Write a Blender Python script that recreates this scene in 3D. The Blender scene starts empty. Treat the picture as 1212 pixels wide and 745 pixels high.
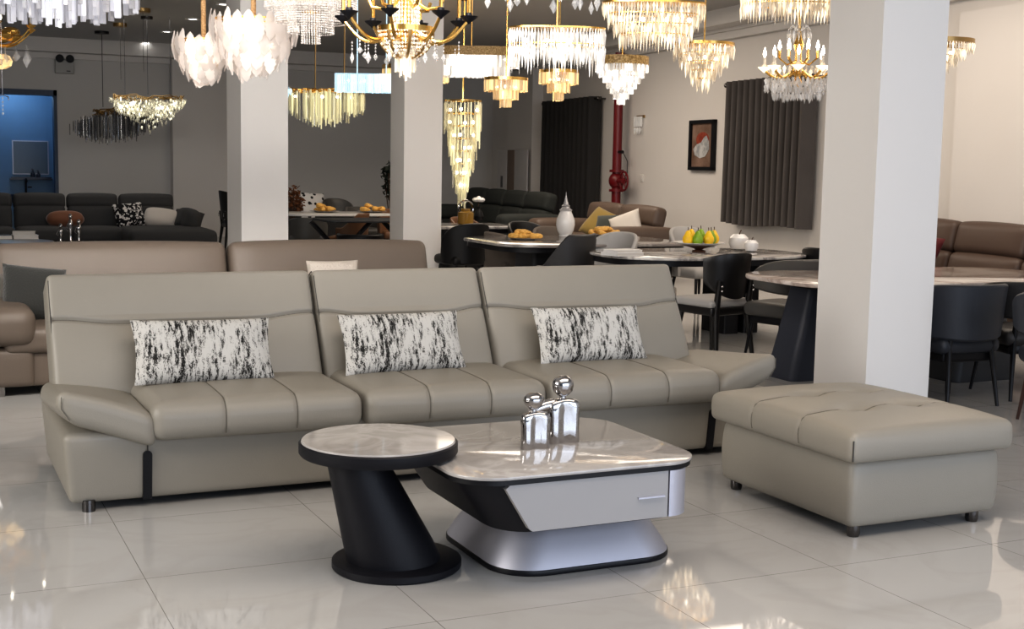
import bpy, math, random
from math import sin, cos, pi, radians, sqrt, exp
from mathutils import Vector, Matrix
random.seed(7)
R = random.random
def U(a, b): return a + (b - a) * R()
scn = bpy.context.scene
COL = scn.collection

# ------------------------------------------------------------------ camera (fitted to the 1212 x 745 photograph)
W, H, F = 1212, 745, 1541.6
PIT, ROL, YAW, CH = radians(6.5545), radians(1.0539), radians(24.956), 1.5
FW = Vector((sin(YAW) * cos(PIT), cos(YAW) * cos(PIT), -sin(PIT)))
_r = Vector((cos(YAW), -sin(YAW), 0)); _u = _r.cross(FW)
CR = _r * cos(ROL) + _u * sin(ROL); CU = -_r * sin(ROL) + _u * cos(ROL)
CAM = Vector((0, 0, CH))
def ray(x, y): return FW + CR * ((x - W / 2) / F) - CU * ((y - H / 2) / F)
def atz(x, y, z=0.0):
    d = ray(x, y); return CAM + d * ((z - CH) / d.z)
def aty(x, y, Y):
    d = ray(x, y); return CAM + d * (Y / d.y)
def atx(x, y, X_):
    d = ray(x, y); return CAM + d * (X_ / d.x)
def atd(x, y, D): return CAM + ray(x, y) * D
WA, WN = Vector((10.34, 13.2, 0)), Vector((-0.996, 0.089, 0))      # side wall line and its inward normal
WD = Vector((0.089, 0.996, 0))
def atw(x, y, off=0.0):
    d = ray(x, y); p0 = WA + WN * off
    t = (p0 - CAM).dot(WN) / d.dot(WN); return CAM + d * t
def wallpt(Y, off=0.0, z=0.0):
    s = (Y - WA.y) / WD.y; p = WA + WD * s + WN * off; return Vector((p.x, p.y, z))
WROT = math.atan2(WD.y, WD.x) - pi / 2                              # rotation of the side wall from +Y

cam = bpy.data.objects.new('camera', bpy.data.cameras.new('camera'))
COL.objects.link(cam)
m = Matrix((CR, CU, -FW)).transposed().to_4x4(); m.translation = CAM
cam.matrix_world = m
cam.data.sensor_width = 36.0; cam.data.sensor_fit = 'HORIZONTAL'; cam.data.lens = F / W * 36.0
cam.data.clip_start = 0.05; cam.data.clip_end = 200
scn.camera = cam

# ------------------------------------------------------------------ materials
def new_mat(name):
    mt = bpy.data.materials.new(name); mt.use_nodes = True
    nt = mt.node_tree; nt.nodes.clear()
    out = nt.nodes.new('ShaderNodeOutputMaterial')
    return mt, nt, out
def nd(nt, t, **kw):
    n = nt.nodes.new(t)
    for k, v in kw.items():
        if k.startswith('i_'): n.inputs[k[2:].replace('_', ' ')].default_value = v
        else: setattr(n, k, v)
    return n
def c4(c): return (c[0], c[1], c[2], 1.0)
def mat(name, col, rough=0.5, metal=0.0, spec=0.5, var=0.06, vscale=6.0, bump=0.0, bscale=200.0, coat=0.0, emit=None, estr=0.0, sheen=0.0):
    mt, nt, out = new_mat(name)
    b = nd(nt, 'ShaderNodeBsdfPrincipled')
    b.inputs['Roughness'].default_value = rough; b.inputs['Metallic'].default_value = metal
    b.inputs['Specular IOR Level'].default_value = spec; b.inputs['Coat Weight'].default_value = coat
    b.inputs['Sheen Weight'].default_value = sheen
    tc = nd(nt, 'ShaderNodeTexCoord')
    nz = nd(nt, 'ShaderNodeTexNoise'); nz.inputs['Scale'].default_value = vscale; nz.inputs['Detail'].default_value = 4
    nt.links.new(tc.outputs['Object'], nz.inputs['Vector'])
    mx = nd(nt, 'ShaderNodeMix', data_type='RGBA')
    mx.inputs[6].default_value = c4([max(0, v * (1 - var)) for v in col]); mx.inputs[7].default_value = c4([min(1, v * (1 + var)) for v in col])
    nt.links.new(nz.outputs['Fac'], mx.inputs[0]); nt.links.new(mx.outputs[2], b.inputs['Base Color'])
    if bump:
        n2 = nd(nt, 'ShaderNodeTexNoise'); n2.inputs['Scale'].default_value = bscale; n2.inputs['Detail'].default_value = 3
        nt.links.new(tc.outputs['Object'], n2.inputs['Vector'])
        bp = nd(nt, 'ShaderNodeBump'); bp.inputs['Strength'].default_value = bump; bp.inputs['Distance'].default_value = 0.01
        nt.links.new(n2.outputs['Fac'], bp.inputs['Height']); nt.links.new(bp.outputs[0], b.inputs['Normal'])
    if emit:
        b.inputs['Emission Color'].default_value = c4(emit); b.inputs['Emission Strength'].default_value = estr
    nt.links.new(b.outputs[0], out.inputs[0])
    return mt
def crystal(name, col, lo, hi, power=2.0, clear=0.4, rough=0.08, base=None):
    """cut glass, its sparkle put in as glow: partly clear, partly glossy, every piece glows by its own amount"""
    mt, nt, out = new_mat(name)
    geo = nd(nt, 'ShaderNodeNewGeometry')
    pw = nd(nt, 'ShaderNodeMath', operation='POWER'); pw.inputs[1].default_value = power
    nt.links.new(geo.outputs['Random Per Island'], pw.inputs[0])
    mr = nd(nt, 'ShaderNodeMapRange'); mr.inputs['To Min'].default_value = lo; mr.inputs['To Max'].default_value = hi
    nt.links.new(pw.outputs[0], mr.inputs['Value'])
    b = nd(nt, 'ShaderNodeBsdfPrincipled')
    b.inputs['Base Color'].default_value = c4(base or [min(1, 0.5 * v + 0.35) for v in col]); b.inputs['Roughness'].default_value = rough
    b.inputs['Specular IOR Level'].default_value = 0.9
    b.inputs['Emission Color'].default_value = c4(col)
    nt.links.new(mr.outputs[0], b.inputs['Emission Strength'])
    tr = nd(nt, 'ShaderNodeBsdfTransparent'); tr.inputs[0].default_value = (0.97, 0.97, 0.97, 1)
    ms = nd(nt, 'ShaderNodeMixShader'); ms.inputs[0].default_value = clear
    nt.links.new(b.outputs[0], ms.inputs[1]); nt.links.new(tr.outputs[0], ms.inputs[2])
    nt.links.new(ms.outputs[0], out.inputs[0])
    mt.cycles.emission_sampling = 'NONE'
    return mt
def marble(name, base, vein, scale=2.0, rough=0.06, amount=0.5, spec=0.6):
    mt, nt, out = new_mat(name)
    b = nd(nt, 'ShaderNodeBsdfPrincipled'); b.inputs['Roughness'].default_value = rough; b.inputs['Specular IOR Level'].default_value = spec
    tc = nd(nt, 'ShaderNodeTexCoord')
    n1 = nd(nt, 'ShaderNodeTexNoise'); n1.inputs['Scale'].default_value = scale; n1.inputs['Detail'].default_value = 8; n1.inputs['Distortion'].default_value = 1.4
    nt.links.new(tc.outputs['Object'], n1.inputs['Vector'])
    cr = nd(nt, 'ShaderNodeValToRGB')
    cr.color_ramp.elements[0].position = 0.40; cr.color_ramp.elements[0].color = (0, 0, 0, 1)
    cr.color_ramp.elements[1].position = 0.50; cr.color_ramp.elements[1].color = (1, 1, 1, 1)
    e = cr.color_ramp.elements.new(0.58); e.color = (0, 0, 0, 1)
    nt.links.new(n1.outputs['Fac'], cr.inputs[0])
    mm = nd(nt, 'ShaderNodeMath', operation='MULTIPLY'); mm.inputs[1].default_value = amount
    nt.links.new(cr.outputs[0], mm.inputs[0])
    mx = nd(nt, 'ShaderNodeMix', data_type='RGBA'); mx.inputs[6].default_value = c4(base); mx.inputs[7].default_value = c4(vein)
    nt.links.new(mm.outputs[0], mx.inputs[0]); nt.links.new(mx.outputs[2], b.inputs['Base Color'])
    nt.links.new(b.outputs[0], out.inputs[0]); return mt
def two_tone(name, c1, c2, scale=(30, 30, 30), lo=0.47, hi=0.53, rough=0.8, bump=0.3, detail=5, tex='noise', rot=(0, 0, 0)):
    mt, nt, out = new_mat(name)
    b = nd(nt, 'ShaderNodeBsdfPrincipled'); b.inputs['Roughness'].default_value = rough; b.inputs['Specular IOR Level'].default_value = 0.2
    tc = nd(nt, 'ShaderNodeTexCoord'); mp = nd(nt, 'ShaderNodeMapping'); mp.inputs['Scale'].default_value = scale; mp.inputs['Rotation'].default_value = rot
    nt.links.new(tc.outputs['Object'], mp.inputs[0])
    n1 = nd(nt, 'ShaderNodeTexNoise' if tex == 'noise' else 'ShaderNodeTexVoronoi'); n1.inputs['Scale'].default_value = 1.0
    if tex == 'noise': n1.inputs['Detail'].default_value = detail; n1.inputs['Roughness'].default_value = 0.65
    nt.links.new(mp.outputs[0], n1.inputs['Vector'])
    cr = nd(nt, 'ShaderNodeValToRGB')
    cr.color_ramp.elements[0].position = lo; cr.color_ramp.elements[0].color = c4(c1)
    cr.color_ramp.elements[1].position = hi; cr.color_ramp.elements[1].color = c4(c2)
    nt.links.new(n1.outputs[0], cr.inputs[0]); nt.links.new(cr.outputs[0], b.inputs['Base Color'])
    if bump:
        bp = nd(nt, 'ShaderNodeBump'); bp.inputs['Strength'].default_value = bump; bp.inputs['Distance'].default_value = 0.004
        nt.links.new(n1.outputs[0], bp.inputs['Height']); nt.links.new(bp.outputs[0], b.inputs['Normal'])
    nt.links.new(b.outputs[0], out.inputs[0]); return mt

# ------------------------------------------------------------------ mesh building
class MB:
    def __init__(s): s.v = []; s.f = []
    def add(s, vs, fs, M=None):
        o = len(s.v)
        s.v.extend([(M @ Vector(p)) if M is not None else Vector(p) for p in vs])
        s.f.extend([tuple(i + o for i in f) for f in fs]); return s
    def box(s, x0, x1, y0, y1, z0, z1, M=None):
        return s.add([(x0, y0, z0), (x1, y0, z0), (x1, y1, z0), (x0, y1, z0), (x0, y0, z1), (x1, y0, z1), (x1, y1, z1), (x0, y1, z1)],
                     [(3, 2, 1, 0), (4, 5, 6, 7), (0, 1, 5, 4), (1, 2, 6, 5), (2, 3, 7, 6), (3, 0, 4, 7)], M)
    def loft(s, rings, cap=True, closed=True, M=None, loop=False):
        n = len(rings[0]); vs = [p for r in rings for p in r]; fs = []
        k = len(rings)
        for i in range(k if loop else k - 1):
            a, b = i * n, ((i + 1) % k) * n
            for j in range(n if closed else n - 1):
                j2 = (j + 1) % n
                fs.append((a + j, a + j2, b + j2, b + j))
        if cap and not loop:
            fs.append(tuple(range(n - 1, -1, -1))); fs.append(tuple((k - 1) * n + j for j in range(n)))
        return s.add(vs, fs, M)
    def lathe(s, prof, seg=24, c=(0, 0, 0), M=None, cap=True, sx=1.0, sy=1.0):
        rings = [[(c[0] + max(r, 1e-4) * sx * cos(2 * pi * j / seg), c[1] + max(r, 1e-4) * sy * sin(2 * pi * j / seg), c[2] + z) for j in range(seg)] for r, z in prof]
        return s.loft(rings, cap, True, M)
    def cyl(s, c, r, z0, z1, seg=16, r2=None, M=None):
        return s.lathe([(r, z0), (r if r2 is None else r2, z1)], seg, (c[0], c[1], 0), M)
    def tube(s, pts, r, seg=8, loop=False, M=None):
        pts = [Vector(p) for p in pts]; rings = []; n = len(pts); up = None
        for i, p in enumerate(pts):
            a = pts[(i - 1) % n] if (loop or i > 0) else p; b = pts[(i + 1) % n] if (loop or i < n - 1) else p
            t = (b - a)
            if t.length < 1e-9: t = Vector((0, 0, 1))
            t.normalize()
            if up is None:
                up = Vector((0, 0, 1)) if abs(t.z) < 0.9 else Vector((1, 0, 0))
            x = t.cross(up)
            if x.length < 1e-6: x = t.orthogonal()
            x.normalize(); y = t.cross(x).normalized(); up = -y if False else x.cross(t)
            rr = r[i] if isinstance(r, (list, tuple)) else r
            rings.append([p + (x * cos(2 * pi * j / seg) + y * sin(2 * pi * j / seg)) * rr for j in range(seg)])
        return s.loft(rings, True, True, M, loop)
    def sphere(s, c, r, seg=16, rings=10, M=None):
        if not isinstance(r, (tuple, list)): r = (r, r, r)
        rg = []
        for i in range(rings + 1):
            a = -pi / 2 + pi * i / rings; q = max(cos(a), 1e-3)
            rg.append([(c[0] + r[0] * q * cos(2 * pi * j / seg), c[1] + r[1] * q * sin(2 * pi * j / seg), c[2] + r[2] * sin(a)) for j in range(seg)])
        return s.loft(rg, True, True, M)
    def prism(s, poly, z0, z1, M=None, inset=0.0):
        """poly: ccw 2-d outline; optional soft edge of size inset"""
        n = len(poly)
        if not inset: return s.loft([[(x, y, z0) for x, y in poly], [(x, y, z1) for x, y in poly]], True, True, M)
        cx = sum(p[0] for p in poly) / n; cy = sum(p[1] for p in poly) / n
        def sh(k):
            out = []
            for x, y in poly:
                d = max(math.hypot(x - cx, y - cy), 1e-6); q = 1 - k / d
                out.append((cx + (x - cx) * q, cy + (y - cy) * q))
            return out
        i = inset; o = []
        for k, z in ((i, z0), (i * .3, z0 + i * .3), (0, z0 + i), (0, z1 - i), (i * .3, z1 - i * .3), (i, z1)):
            o.append([(x, y, z) for x, y in sh(k)])
        return s.loft(o, True, True, M)
    def drop(s, c, w, h, M=None, top=0.3, n=4):
        """cut-glass pendant hanging down from c: pointed at both ends"""
        x, y, z = c; a = U(0, pi)
        vs = [(x, y, z)] + [(x + w * cos(a + 2 * pi * k / n), y + w * sin(a + 2 * pi * k / n), z - h * top) for k in range(n)] + [(x, y, z - h)]
        fs = [(0, 1 + k, 1 + (k + 1) % n) for k in range(n)] + [(n + 1, 1 + (k + 1) % n, 1 + k) for k in range(n)]
        return s.add(vs, fs, M)
    def bar(s, c, w, d, h, a=0.0, M=None):
        """flat glass bar hanging down from c, turned by a"""
        x, y, z = c; ca, sa = cos(a), sin(a)
        q = [(x + p * w / 2 * ca - r * d / 2 * sa, y + p * w / 2 * sa + r * d / 2 * ca) for p, r in ((-1, -1), (1, -1), (1, 1), (-1, 1))]
        return s.add([(p[0], p[1], z) for p in q] + [(p[0], p[1], z - h) for p in q],
                     [(0, 1, 2, 3), (7, 6, 5, 4), (0, 4, 5, 1), (1, 5, 6, 2), (2, 6, 7, 3), (3, 7, 4, 0)], M)
    def rbox(s, sx, sy, sz, r, n=(12, 12, 6), fn=None, M=None, c=(0, 0, 0), xs=(), ys=(), zs=()):
        """rounded box on a fine grid (shared vertices), bent by fn(Vector) -> Vector"""
        hx, hy, hz = sx / 2, sy / 2, sz / 2
        def axis(h, k, extra=()):
            rr = min(r, h * .999); e = [-h, -h + rr * .18, -h + rr * .55, -h + rr]
            mid = [(-h + rr) + (2 * h - 2 * rr) * i / k for i in range(1, k)]
            return sorted(set(e + mid + [-q for q in reversed(e)] + [q for q in extra if abs(q) < h - rr]))
        A = [axis(hx, n[0], xs), axis(hy, n[1], ys), axis(hz, n[2], zs)]; L = [len(a) for a in A]
        idx = {}; vs = []; fs = []
        def vid(i, j, k):
            key = (i, j, k)
            if key not in idx:
                p = Vector((A[0][i], A[1][j], A[2][k])); h = (hx, hy, hz)
                q = Vector([max(-(h[t] - min(r, h[t])), min(h[t] - min(r, h[t]), p[t])) for t in range(3)])
                d = p - q
                if d.length > 1e-9:
                    # map the cube shell onto the rounded shell
                    rr = Vector([min(r, h[t]) for t in range(3)])
                    e = Vector([d[t] / rr[t] if rr[t] > 0 else 0 for t in range(3)]); mxx = max(abs(e.x), abs(e.y), abs(e.z))
                    e = e.normalized() * mxx
                    p = q + Vector([e[t] * rr[t] for t in range(3)])
                if fn: p = fn(p)
                idx[key] = len(vs); vs.append(p + Vector(c))
            return idx[key]
        for ax in range(3):
            a1, a2 = (ax + 1) % 3, (ax + 2) % 3
            for side in (0, L[ax] - 1):
                for i in range(L[a1] - 1):
                    for j in range(L[a2] - 1):
                        q = []
                        for di, dj in ((0, 0), (1, 0), (1, 1), (0, 1)):
                            t = [0, 0, 0]; t[ax] = side; t[a1] = i + di; t[a2] = j + dj; q.append(vid(*t))
                        if side == 0: q.reverse()
                        fs.append(tuple(q))
        return s.add(vs, fs, M)
    def build(s, name, material, parent=None, loc=(0, 0, 0), smooth=35, rot=0.0, fixn=False):
        me = bpy.data.meshes.new(name); me.from_pydata([tuple(p) for p in s.v], [], s.f); me.update()
        if fixn:
            import bmesh
            bm = bmesh.new(); bm.from_mesh(me); bmesh.ops.recalc_face_normals(bm, faces=bm.faces); bm.to_mesh(me); bm.free()
        if smooth:
            me.polygons.foreach_set('use_smooth', [True] * len(me.polygons))
            me.set_sharp_from_angle(angle=radians(smooth))
        for q in (material if isinstance(material, (list, tuple)) else [material]): me.materials.append(q)
        o = bpy.data.objects.new(name, me); COL.objects.link(o)
        o.location = loc; o.rotation_euler = (0, 0, rot)
        if parent is not None: o.parent = parent
        return o
def tag(o, label, cat, group=None, kind=None):
    o['label'] = label; o['category'] = cat
    if group: o['group'] = group
    if kind: o['kind'] = kind
    return o
def thing(name, label, cat, loc=(0, 0, 0), rz=0.0, group=None):
    o = bpy.data.objects.new(name, None); COL.objects.link(o); o.empty_display_size = 0.1
    o.location = loc; o.rotation_euler = (0, 0, rz); return tag(o, label, cat, group)
def struct(o): o['kind'] = 'structure'; return o
KIDS = {}
def dup(root, loc, rz, label=None, group=None):
    """copy of a thing with its parts and sub-parts"""
    def cp(o, par):
        n = o.copy(); COL.objects.link(n)
        if par is not None: n.parent = par
        for ch in list(o.children): cp(ch, n)
        return n
    r = cp(root, None); r.location = loc; r.rotation_euler = (0, 0, rz)
    if label: r['label'] = label
    if group: r['group'] = group
    return r
def rrect(x0, x1, y0, y1, r, n=8):
    o = []
    for cx, cy, a0 in ((x1 - r, y0 + r, -pi / 2), (x1 - r, y1 - r, 0), (x0 + r, y1 - r, pi / 2), (x0 + r, y0 + r, pi)):
        for k in range(n + 1):
            a = a0 + pi / 2 * k / n; o.append((cx + r * cos(a), cy + r * sin(a)))
    return o
def ellipse(rx, ry, n=40, e=2.0):
    o = []
    for k in range(n):
        a = 2 * pi * k / n; c, q = cos(a), sin(a)
        o.append((rx * math.copysign(abs(c) ** (2 / e), c), ry * math.copysign(abs(q) ** (2 / e), q)))
    return o
def RZ(a): return Matrix.Rotation(a, 4, 'Z')
def TR(*p): return Matrix.Translation(Vector(p))
# ------------------------------------------------------------------ palette
M = {}
M['leather'] = mat('sage_grey_leather', (0.285, 0.263, 0.224), 0.42, spec=0.45, var=0.04, vscale=3, bump=0.12, bscale=260)
M['leather_dark'] = mat('leather_piping', (0.045, 0.042, 0.036), 0.6)
M['stitch'] = mat('leather_seam', (0.125, 0.112, 0.090), 0.6)
M['black'] = mat('black_metal', (0.007, 0.007, 0.009), 0.4, spec=0.3)
M['blackmatt'] = mat('matt_black', (0.008, 0.008, 0.011), 0.5, spec=0.28, bump=0.1, bscale=300)
M['chrome'] = mat('chrome', (0.46, 0.45, 0.45), 0.05, metal=1.0, var=0.01)
M['darkchrome'] = mat('dark_chrome', (0.12, 0.115, 0.115), 0.2, metal=1.0)
M['silver'] = mat('brushed_silver', (0.52, 0.52, 0.58), 0.48, metal=0.75, var=0.03)
M['greypanel'] = mat('grey_lacquer', (0.36, 0.35, 0.35), 0.35, var=0.02)
M['tabletop'] = marble('taupe_marble_gloss', (0.36, 0.34, 0.325), (0.52, 0.50, 0.48), 3.0, 0.07, 0.6)
M['gold'] = mat('gold', (0.83, 0.52, 0.16), 0.2, metal=1.0, var=0.08)
M['brass'] = mat('dull_brass', (0.42, 0.28, 0.12), 0.35, metal=0.9)

# ------------------------------------------------------------------ sage grey sofa
def cushion_fn(hx, hy, hz, puff, seams=(), depth=0.012, width=0.016, front_sag=0.0):
    def fn(p):
        q = p.copy()
        u = max(0, 1 - (p.x / hx) ** 2); v = max(0, 1 - (p.y / hy) ** 2)
        if p.z > -hz * .2: q.z += puff * (u ** .45) * (v ** .4) * (p.z / hz if p.z > 0 else 0)
        if p.y < 0: q.y -= puff * .7 * (u ** .5) * max(0, 1 - (p.z / hz) ** 2) * (p.y / -hy)
        for s in seams:
            g = exp(-((p.x - s) / width) ** 2) * depth
            if p.z > 0: q.z -= g * (p.z / hz)
            if p.y < 0: q.y += g * (-p.y / hy)
        return q
    return fn
so = thing('sofa', 'long three-seat sage grey leather sofa with three patterned pillows', 'sofa', (2.3, 5.62, 0))
X = lambda x: x - 2.3          # world x -> local
Y = lambda y: y - 5.62
def base_fn(p):
    q = p.copy(); t = (0.16 - p.z) / 0.26                 # narrower towards the floor
    k = max(0.0, min(1.0, 0.5 - p.z / 0.26))
    q.x *= 1 - 0.012 * k; q.y += 0.03 * k * (-p.y / .5 if p.y < 0 else 0)
    return q
b = MB()
b.rbox(3.60, 1.0, 0.31, 0.035, (40, 10, 6), base_fn, c=(X(2.362), .5, .19))
base = b.build('sofa_base', M['leather'], so)
g = MB()
for x in (0.905, 3.782):
    pts = [(X(x - .019), -.012), (X(x + .019), -.012), (X(x + .019), .0), (X(x - .019), .0)]
    prof = [(X(x) + .019 * cos(a), .235 + .019 * sin(a)) for a in [pi * i / 8 for i in range(9)]] + [(X(x) - .019, .036), (X(x) + .019, .036)]
    s_ = MB(); s_.loft([[(px, .05, pz) for px, pz in prof], [(px, -.004 + .022 * (1 - (pz - .036) / .2), pz) for px, pz in prof]])
    o = s_.build('metal_strap', M['black'], so, fixn=True)
    s2 = MB(); s2.tube([(X(x), .0, .225), (X(x), -.002, .30)], .003, 6); s2.build('panel_seam', M['leather_dark'], so)
s_ = MB(); s_.box(-1.66, 1.66, .1, .98, .03, .05); s_.build('underframe', M['blackmatt'], so)
for x, y in ((.665, 5.67), (.665, 6.52), (4.05, 5.69), (4.05, 6.52)):
    s_ = MB(); s_.cyl((X(x), Y(y)), .028, 0, .05, 16); s_.build('foot', M['darkchrome'], so)
SEAT = [(.905, 1.855), (1.855, 2.785), (2.785, 3.785)]
for x0, x1 in SEAT:
    w = x1 - x0 - .006; b = MB()
    b.rbox(w, .78, .165, .058, (36, 18, 5), cf := cushion_fn(w / 2, .39, .0825, .022, (-w / 6, w / 6), .0045, .012), c=(cc := (X((x0 + x1) / 2), Y(5.535) + .39, .30 + .0825)), xs=[sg * w / 6 + d_ for sg in (-1, 1) for d_ in (-.018, -.012, -.007, -.003, 0, .003, .007, .012, .018)])
    sc_ = b.build('seat_cushion', M['leather'], so)
    for sg in (-1, 1):
        xx = sg * w / 6; r_ = .058; path = []
        path += [(xx, -.39, z) for z in (-.055, -.03, 0, .02)]
        path += [(xx, -.39 + r_ - r_ * cos(a_), .0825 - r_ + r_ * sin(a_)) for a_ in (.3, .6, .9, 1.2, 1.5)]
        path += [(xx, y_, .0825) for y_ in (-.28, -.2, -.1, 0, .1, .2)]
        p = MB(); p.tube([Vector(cc) + cf(Vector(q)) for q in path], .0028, 6); p.build('seat_seam', M['stitch'], sc_)
BACK = [(.572, 1.845), (1.845, 2.768), (2.768, 3.975)]
LEAN = radians(27)
for x0, x1 in BACK:
    w = x1 - x0 - .010; hh = .635; th = .20
    def bf(p, w=w, hh=hh, th=th):
        q = p.copy(); u = p.x / (w / 2); ue = max(0, 1 - u * u) ** .4
        zs = .055 + .032 / (1 + exp(-(abs(u) - .72) * 13))          # seam, swept up to the ends
        if p.y < 0:
            k = -p.y / (th / 2)
            lower = max(0, 1 - ((p.z + .12) / .22) ** 2); upper = max(0, 1 - ((p.z - .2) / .14) ** 2)
            q.y -= (.035 * lower + .012 * upper) * ue * k
            q.y += .014 * exp(-((p.z - zs) / .010) ** 2) * k
        return q
    b = MB(); b.rbox(w, th, hh, .03, (46, 4, 40), bf, zs=[.03 + .004 * i_ for i_ in range(22)])
    Mx = TR(X((x0 + x1) / 2), Y(6.12), .42) @ Matrix.Rotation(-LEAN, 4, 'X') @ TR(0, th / 2, hh / 2 - .03)
    b.v = [Mx @ v for v in b.v]
    bo = b.build('backrest', M['leather'], so)
    p = MB(); pp = []
    for i_ in range(41):
        u = -.975 + 1.95 * i_ / 40; zs = .055 + .032 / (1 + exp(-(abs(u) - .72) * 13)); pp.append(Mx @ (bf(Vector((u * w / 2, -th / 2, zs))) + Vector((0, .002, 0))))
    p.tube(pp, .0042, 6); p.build('back_seam', M['stitch'], bo)
    for sx in (-1, 1):                                     # dark double piping down both edges
        p = MB(); xx = sx * (w / 2 - .010)
        p.tube([Mx @ Vector((xx, -th / 2 + .007, z)) for z in (-.25, -.1, .05, .2, .28)] + [Mx @ Vector((xx, -th / 2 + .04, hh / 2 + .001)), Mx @ Vector((xx, th / 2 - .04, hh / 2 + .001))], .0030, 6)
        p.build('piping', M['leather_dark'], bo)
b = MB()                                                   # hard shell behind the three backs
Mx = TR(X(2.28), Y(6.22), .40) @ Matrix.Rotation(-LEAN, 4, 'X') @ TR(0, .16, .22)
b.rbox(3.36, .06, .44, .02, (8, 2, 4)); b.v = [Mx @ v for v in b.v]; b.build('back_panel', M['leather'], so)
def wing(sign):
    """flared arm pad: thin inner edge level with the seat, thick lifted outer edge"""
    b = MB(); wx, wy, wz = .40, .80, .15
    def fn(p):
        t = p.x / (wx / 2) * sign                          # -1 inner .. 1 outer
        q = p.copy(); q.z += .062 * t + .012 * (1 - t * t) * (1 if p.z > 0 else .3)
        if p.y < 0: q.y += .05 * (t * .5 + .5) * (-p.y / (wy / 2)) + (-.01)
        q.z -= .085 * (p.y / wy + .5) * (t * .5 + .5)
        if p.z < 0: q.x -= sign * .05 * (t * .5 + .5) * (-p.z / (wz / 2))
        return q
    cx = .735 if sign < 0 else 3.965
    b.rbox(wx, wy, wz, .05, (14, 20, 5), fn, c=(X(cx), Y(5.55) + wy / 2, .405))
    o = b.build('armrest', M['leather'], so)
    p = MB(); f = fn; xx = (wx / 2 - .02) * sign
    p.tube([Vector((X(cx), Y(5.55) + wy / 2, .405)) + f(Vector((xx, -wy / 2 + .012, z))) + Vector((0, -.006, 0)) for z in (-.05, 0, .05)], .002, 6)
    p.build('corner_seam', M['stitch'], o)
wing(-1); wing(1)

# ------------------------------------------------------------------ patterned scatter pillows
def fabric_streak():
    mt, nt, out = new_mat('black_white_streak_fabric')
    b = nd(nt, 'ShaderNodeBsdfPrincipled'); b.inputs['Roughness'].default_value = .9; b.inputs['Specular IOR Level'].default_value = .15
    tc = nd(nt, 'ShaderNodeTexCoord')
    def noise(sc, det, rg):
        mp = nd(nt, 'ShaderNodeMapping'); mp.inputs['Scale'].default_value = sc
        nt.links.new(tc.outputs['Object'], mp.inputs[0])
        n = nd(nt, 'ShaderNodeTexNoise'); n.inputs['Scale'].default_value = 1; n.inputs['Detail'].default_value = det; n.inputs['Roughness'].default_value = rg
        nt.links.new(mp.outputs[0], n.inputs['Vector']); return n
    a = noise((62, 4, 16), 7, .80); c = noise((13, 4, 4), 3, .5); d = noise((230, 230, 230), 2, .5)
    ad = nd(nt, 'ShaderNodeMath', operation='ADD'); nt.links.new(a.outputs[0], ad.inputs[0])
    m2 = nd(nt, 'ShaderNodeMath', operation='MULTIPLY'); m2.inputs[1].default_value = .38; nt.links.new(c.outputs[0], m2.inputs[0]); nt.links.new(m2.outputs[0], ad.inputs[1])
    m3 = nd(nt, 'ShaderNodeMath', operation='MULTIPLY_ADD'); m3.inputs[1].default_value = .30; nt.links.new(d.outputs[0], m3.inputs[0]); nt.links.new(ad.outputs[0], m3.inputs[2])
    cr = nd(nt, 'ShaderNodeValToRGB'); E_ = cr.color_ramp.elements
    E_[0].position = .765; E_[0].color = (.022, .021, .02, 1); E_[1].position = .835; E_[1].color = (.58, .565, .53, 1)
    e = E_.new(.80); e.color = (.13, .125, .115, 1)
    nt.links.new(m3.outputs[0], cr.inputs[0]); nt.links.new(cr.outputs[0], b.inputs['Base Color'])
    bp = nd(nt, 'ShaderNodeBump'); bp.inputs['Strength'].default_value = .5; bp.inputs['Distance'].default_value = .004
    nt.links.new(m3.outputs[0], bp.inputs['Height']); nt.links.new(bp.outputs[0], b.inputs['Normal'])
    nt.links.new(b.outputs[0], out.inputs[0]); return mt
M['streak'] = fabric_streak()
def pillow_mesh(w, h, t, n=22, oval=0.0):
    b = MB(); ring = {}
    def pt(i, j, side):
        u, v = -1 + 2 * i / n, -1 + 2 * j / n
        th = (max(0, 1 - u ** 4) * max(0, 1 - v ** 4)) ** .55
        k = 1 - .035 * (1 - u * u) if True else 1; k2 = 1 - .05 * (1 - v * v)
        if oval: u, v = u * sqrt(1 - oval * v * v / 2), v * sqrt(1 - oval * u * u / 2)
        return (u * w / 2 * k2, side * (t / 2) * th, v * h / 2 * k)
    def vid(i, j, side):
        if i in (0, n) or j in (0, n): side = 0
        if (i, j, side) not in ring:
            ring[(i, j, side)] = len(b.v); b.v.append(Vector(pt(i, j, side)))
        return ring[(i, j, side)]
    for sd in (-1, 1):
        for i in range(n):
            for j in range(n):
                q = [vid(i, j, sd), vid(i + 1, j, sd), vid(i + 1, j + 1, sd), vid(i, j + 1, sd)]
                if sd == 1: q.reverse()
                b.f.append(tuple(q))
    return b
def pillow(loc, w, h, t, mt, label, lean=20, rz=0, roll=0, name='scatter_pillow', cat='pillow', group=None, oval=0.0):
    """loc is the middle of its lower edge; stands on that edge and leans back"""
    b = pillow_mesh(w, h, t, 22, oval); o = b.build(name, mt, smooth=60)
    Mx = TR(*loc) @ RZ(radians(rz)) @ Matrix.Rotation(radians(-lean), 4, 'X') @ Matrix.Rotation(radians(roll), 4, 'Y') @ TR(0, 0, h / 2)
    o.matrix_world = Mx
    return tag(o, label, cat, group)
PG = 'black and white pillows on the sage grey sofa'
def mid(a, b): return (a + b) / 2
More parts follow.
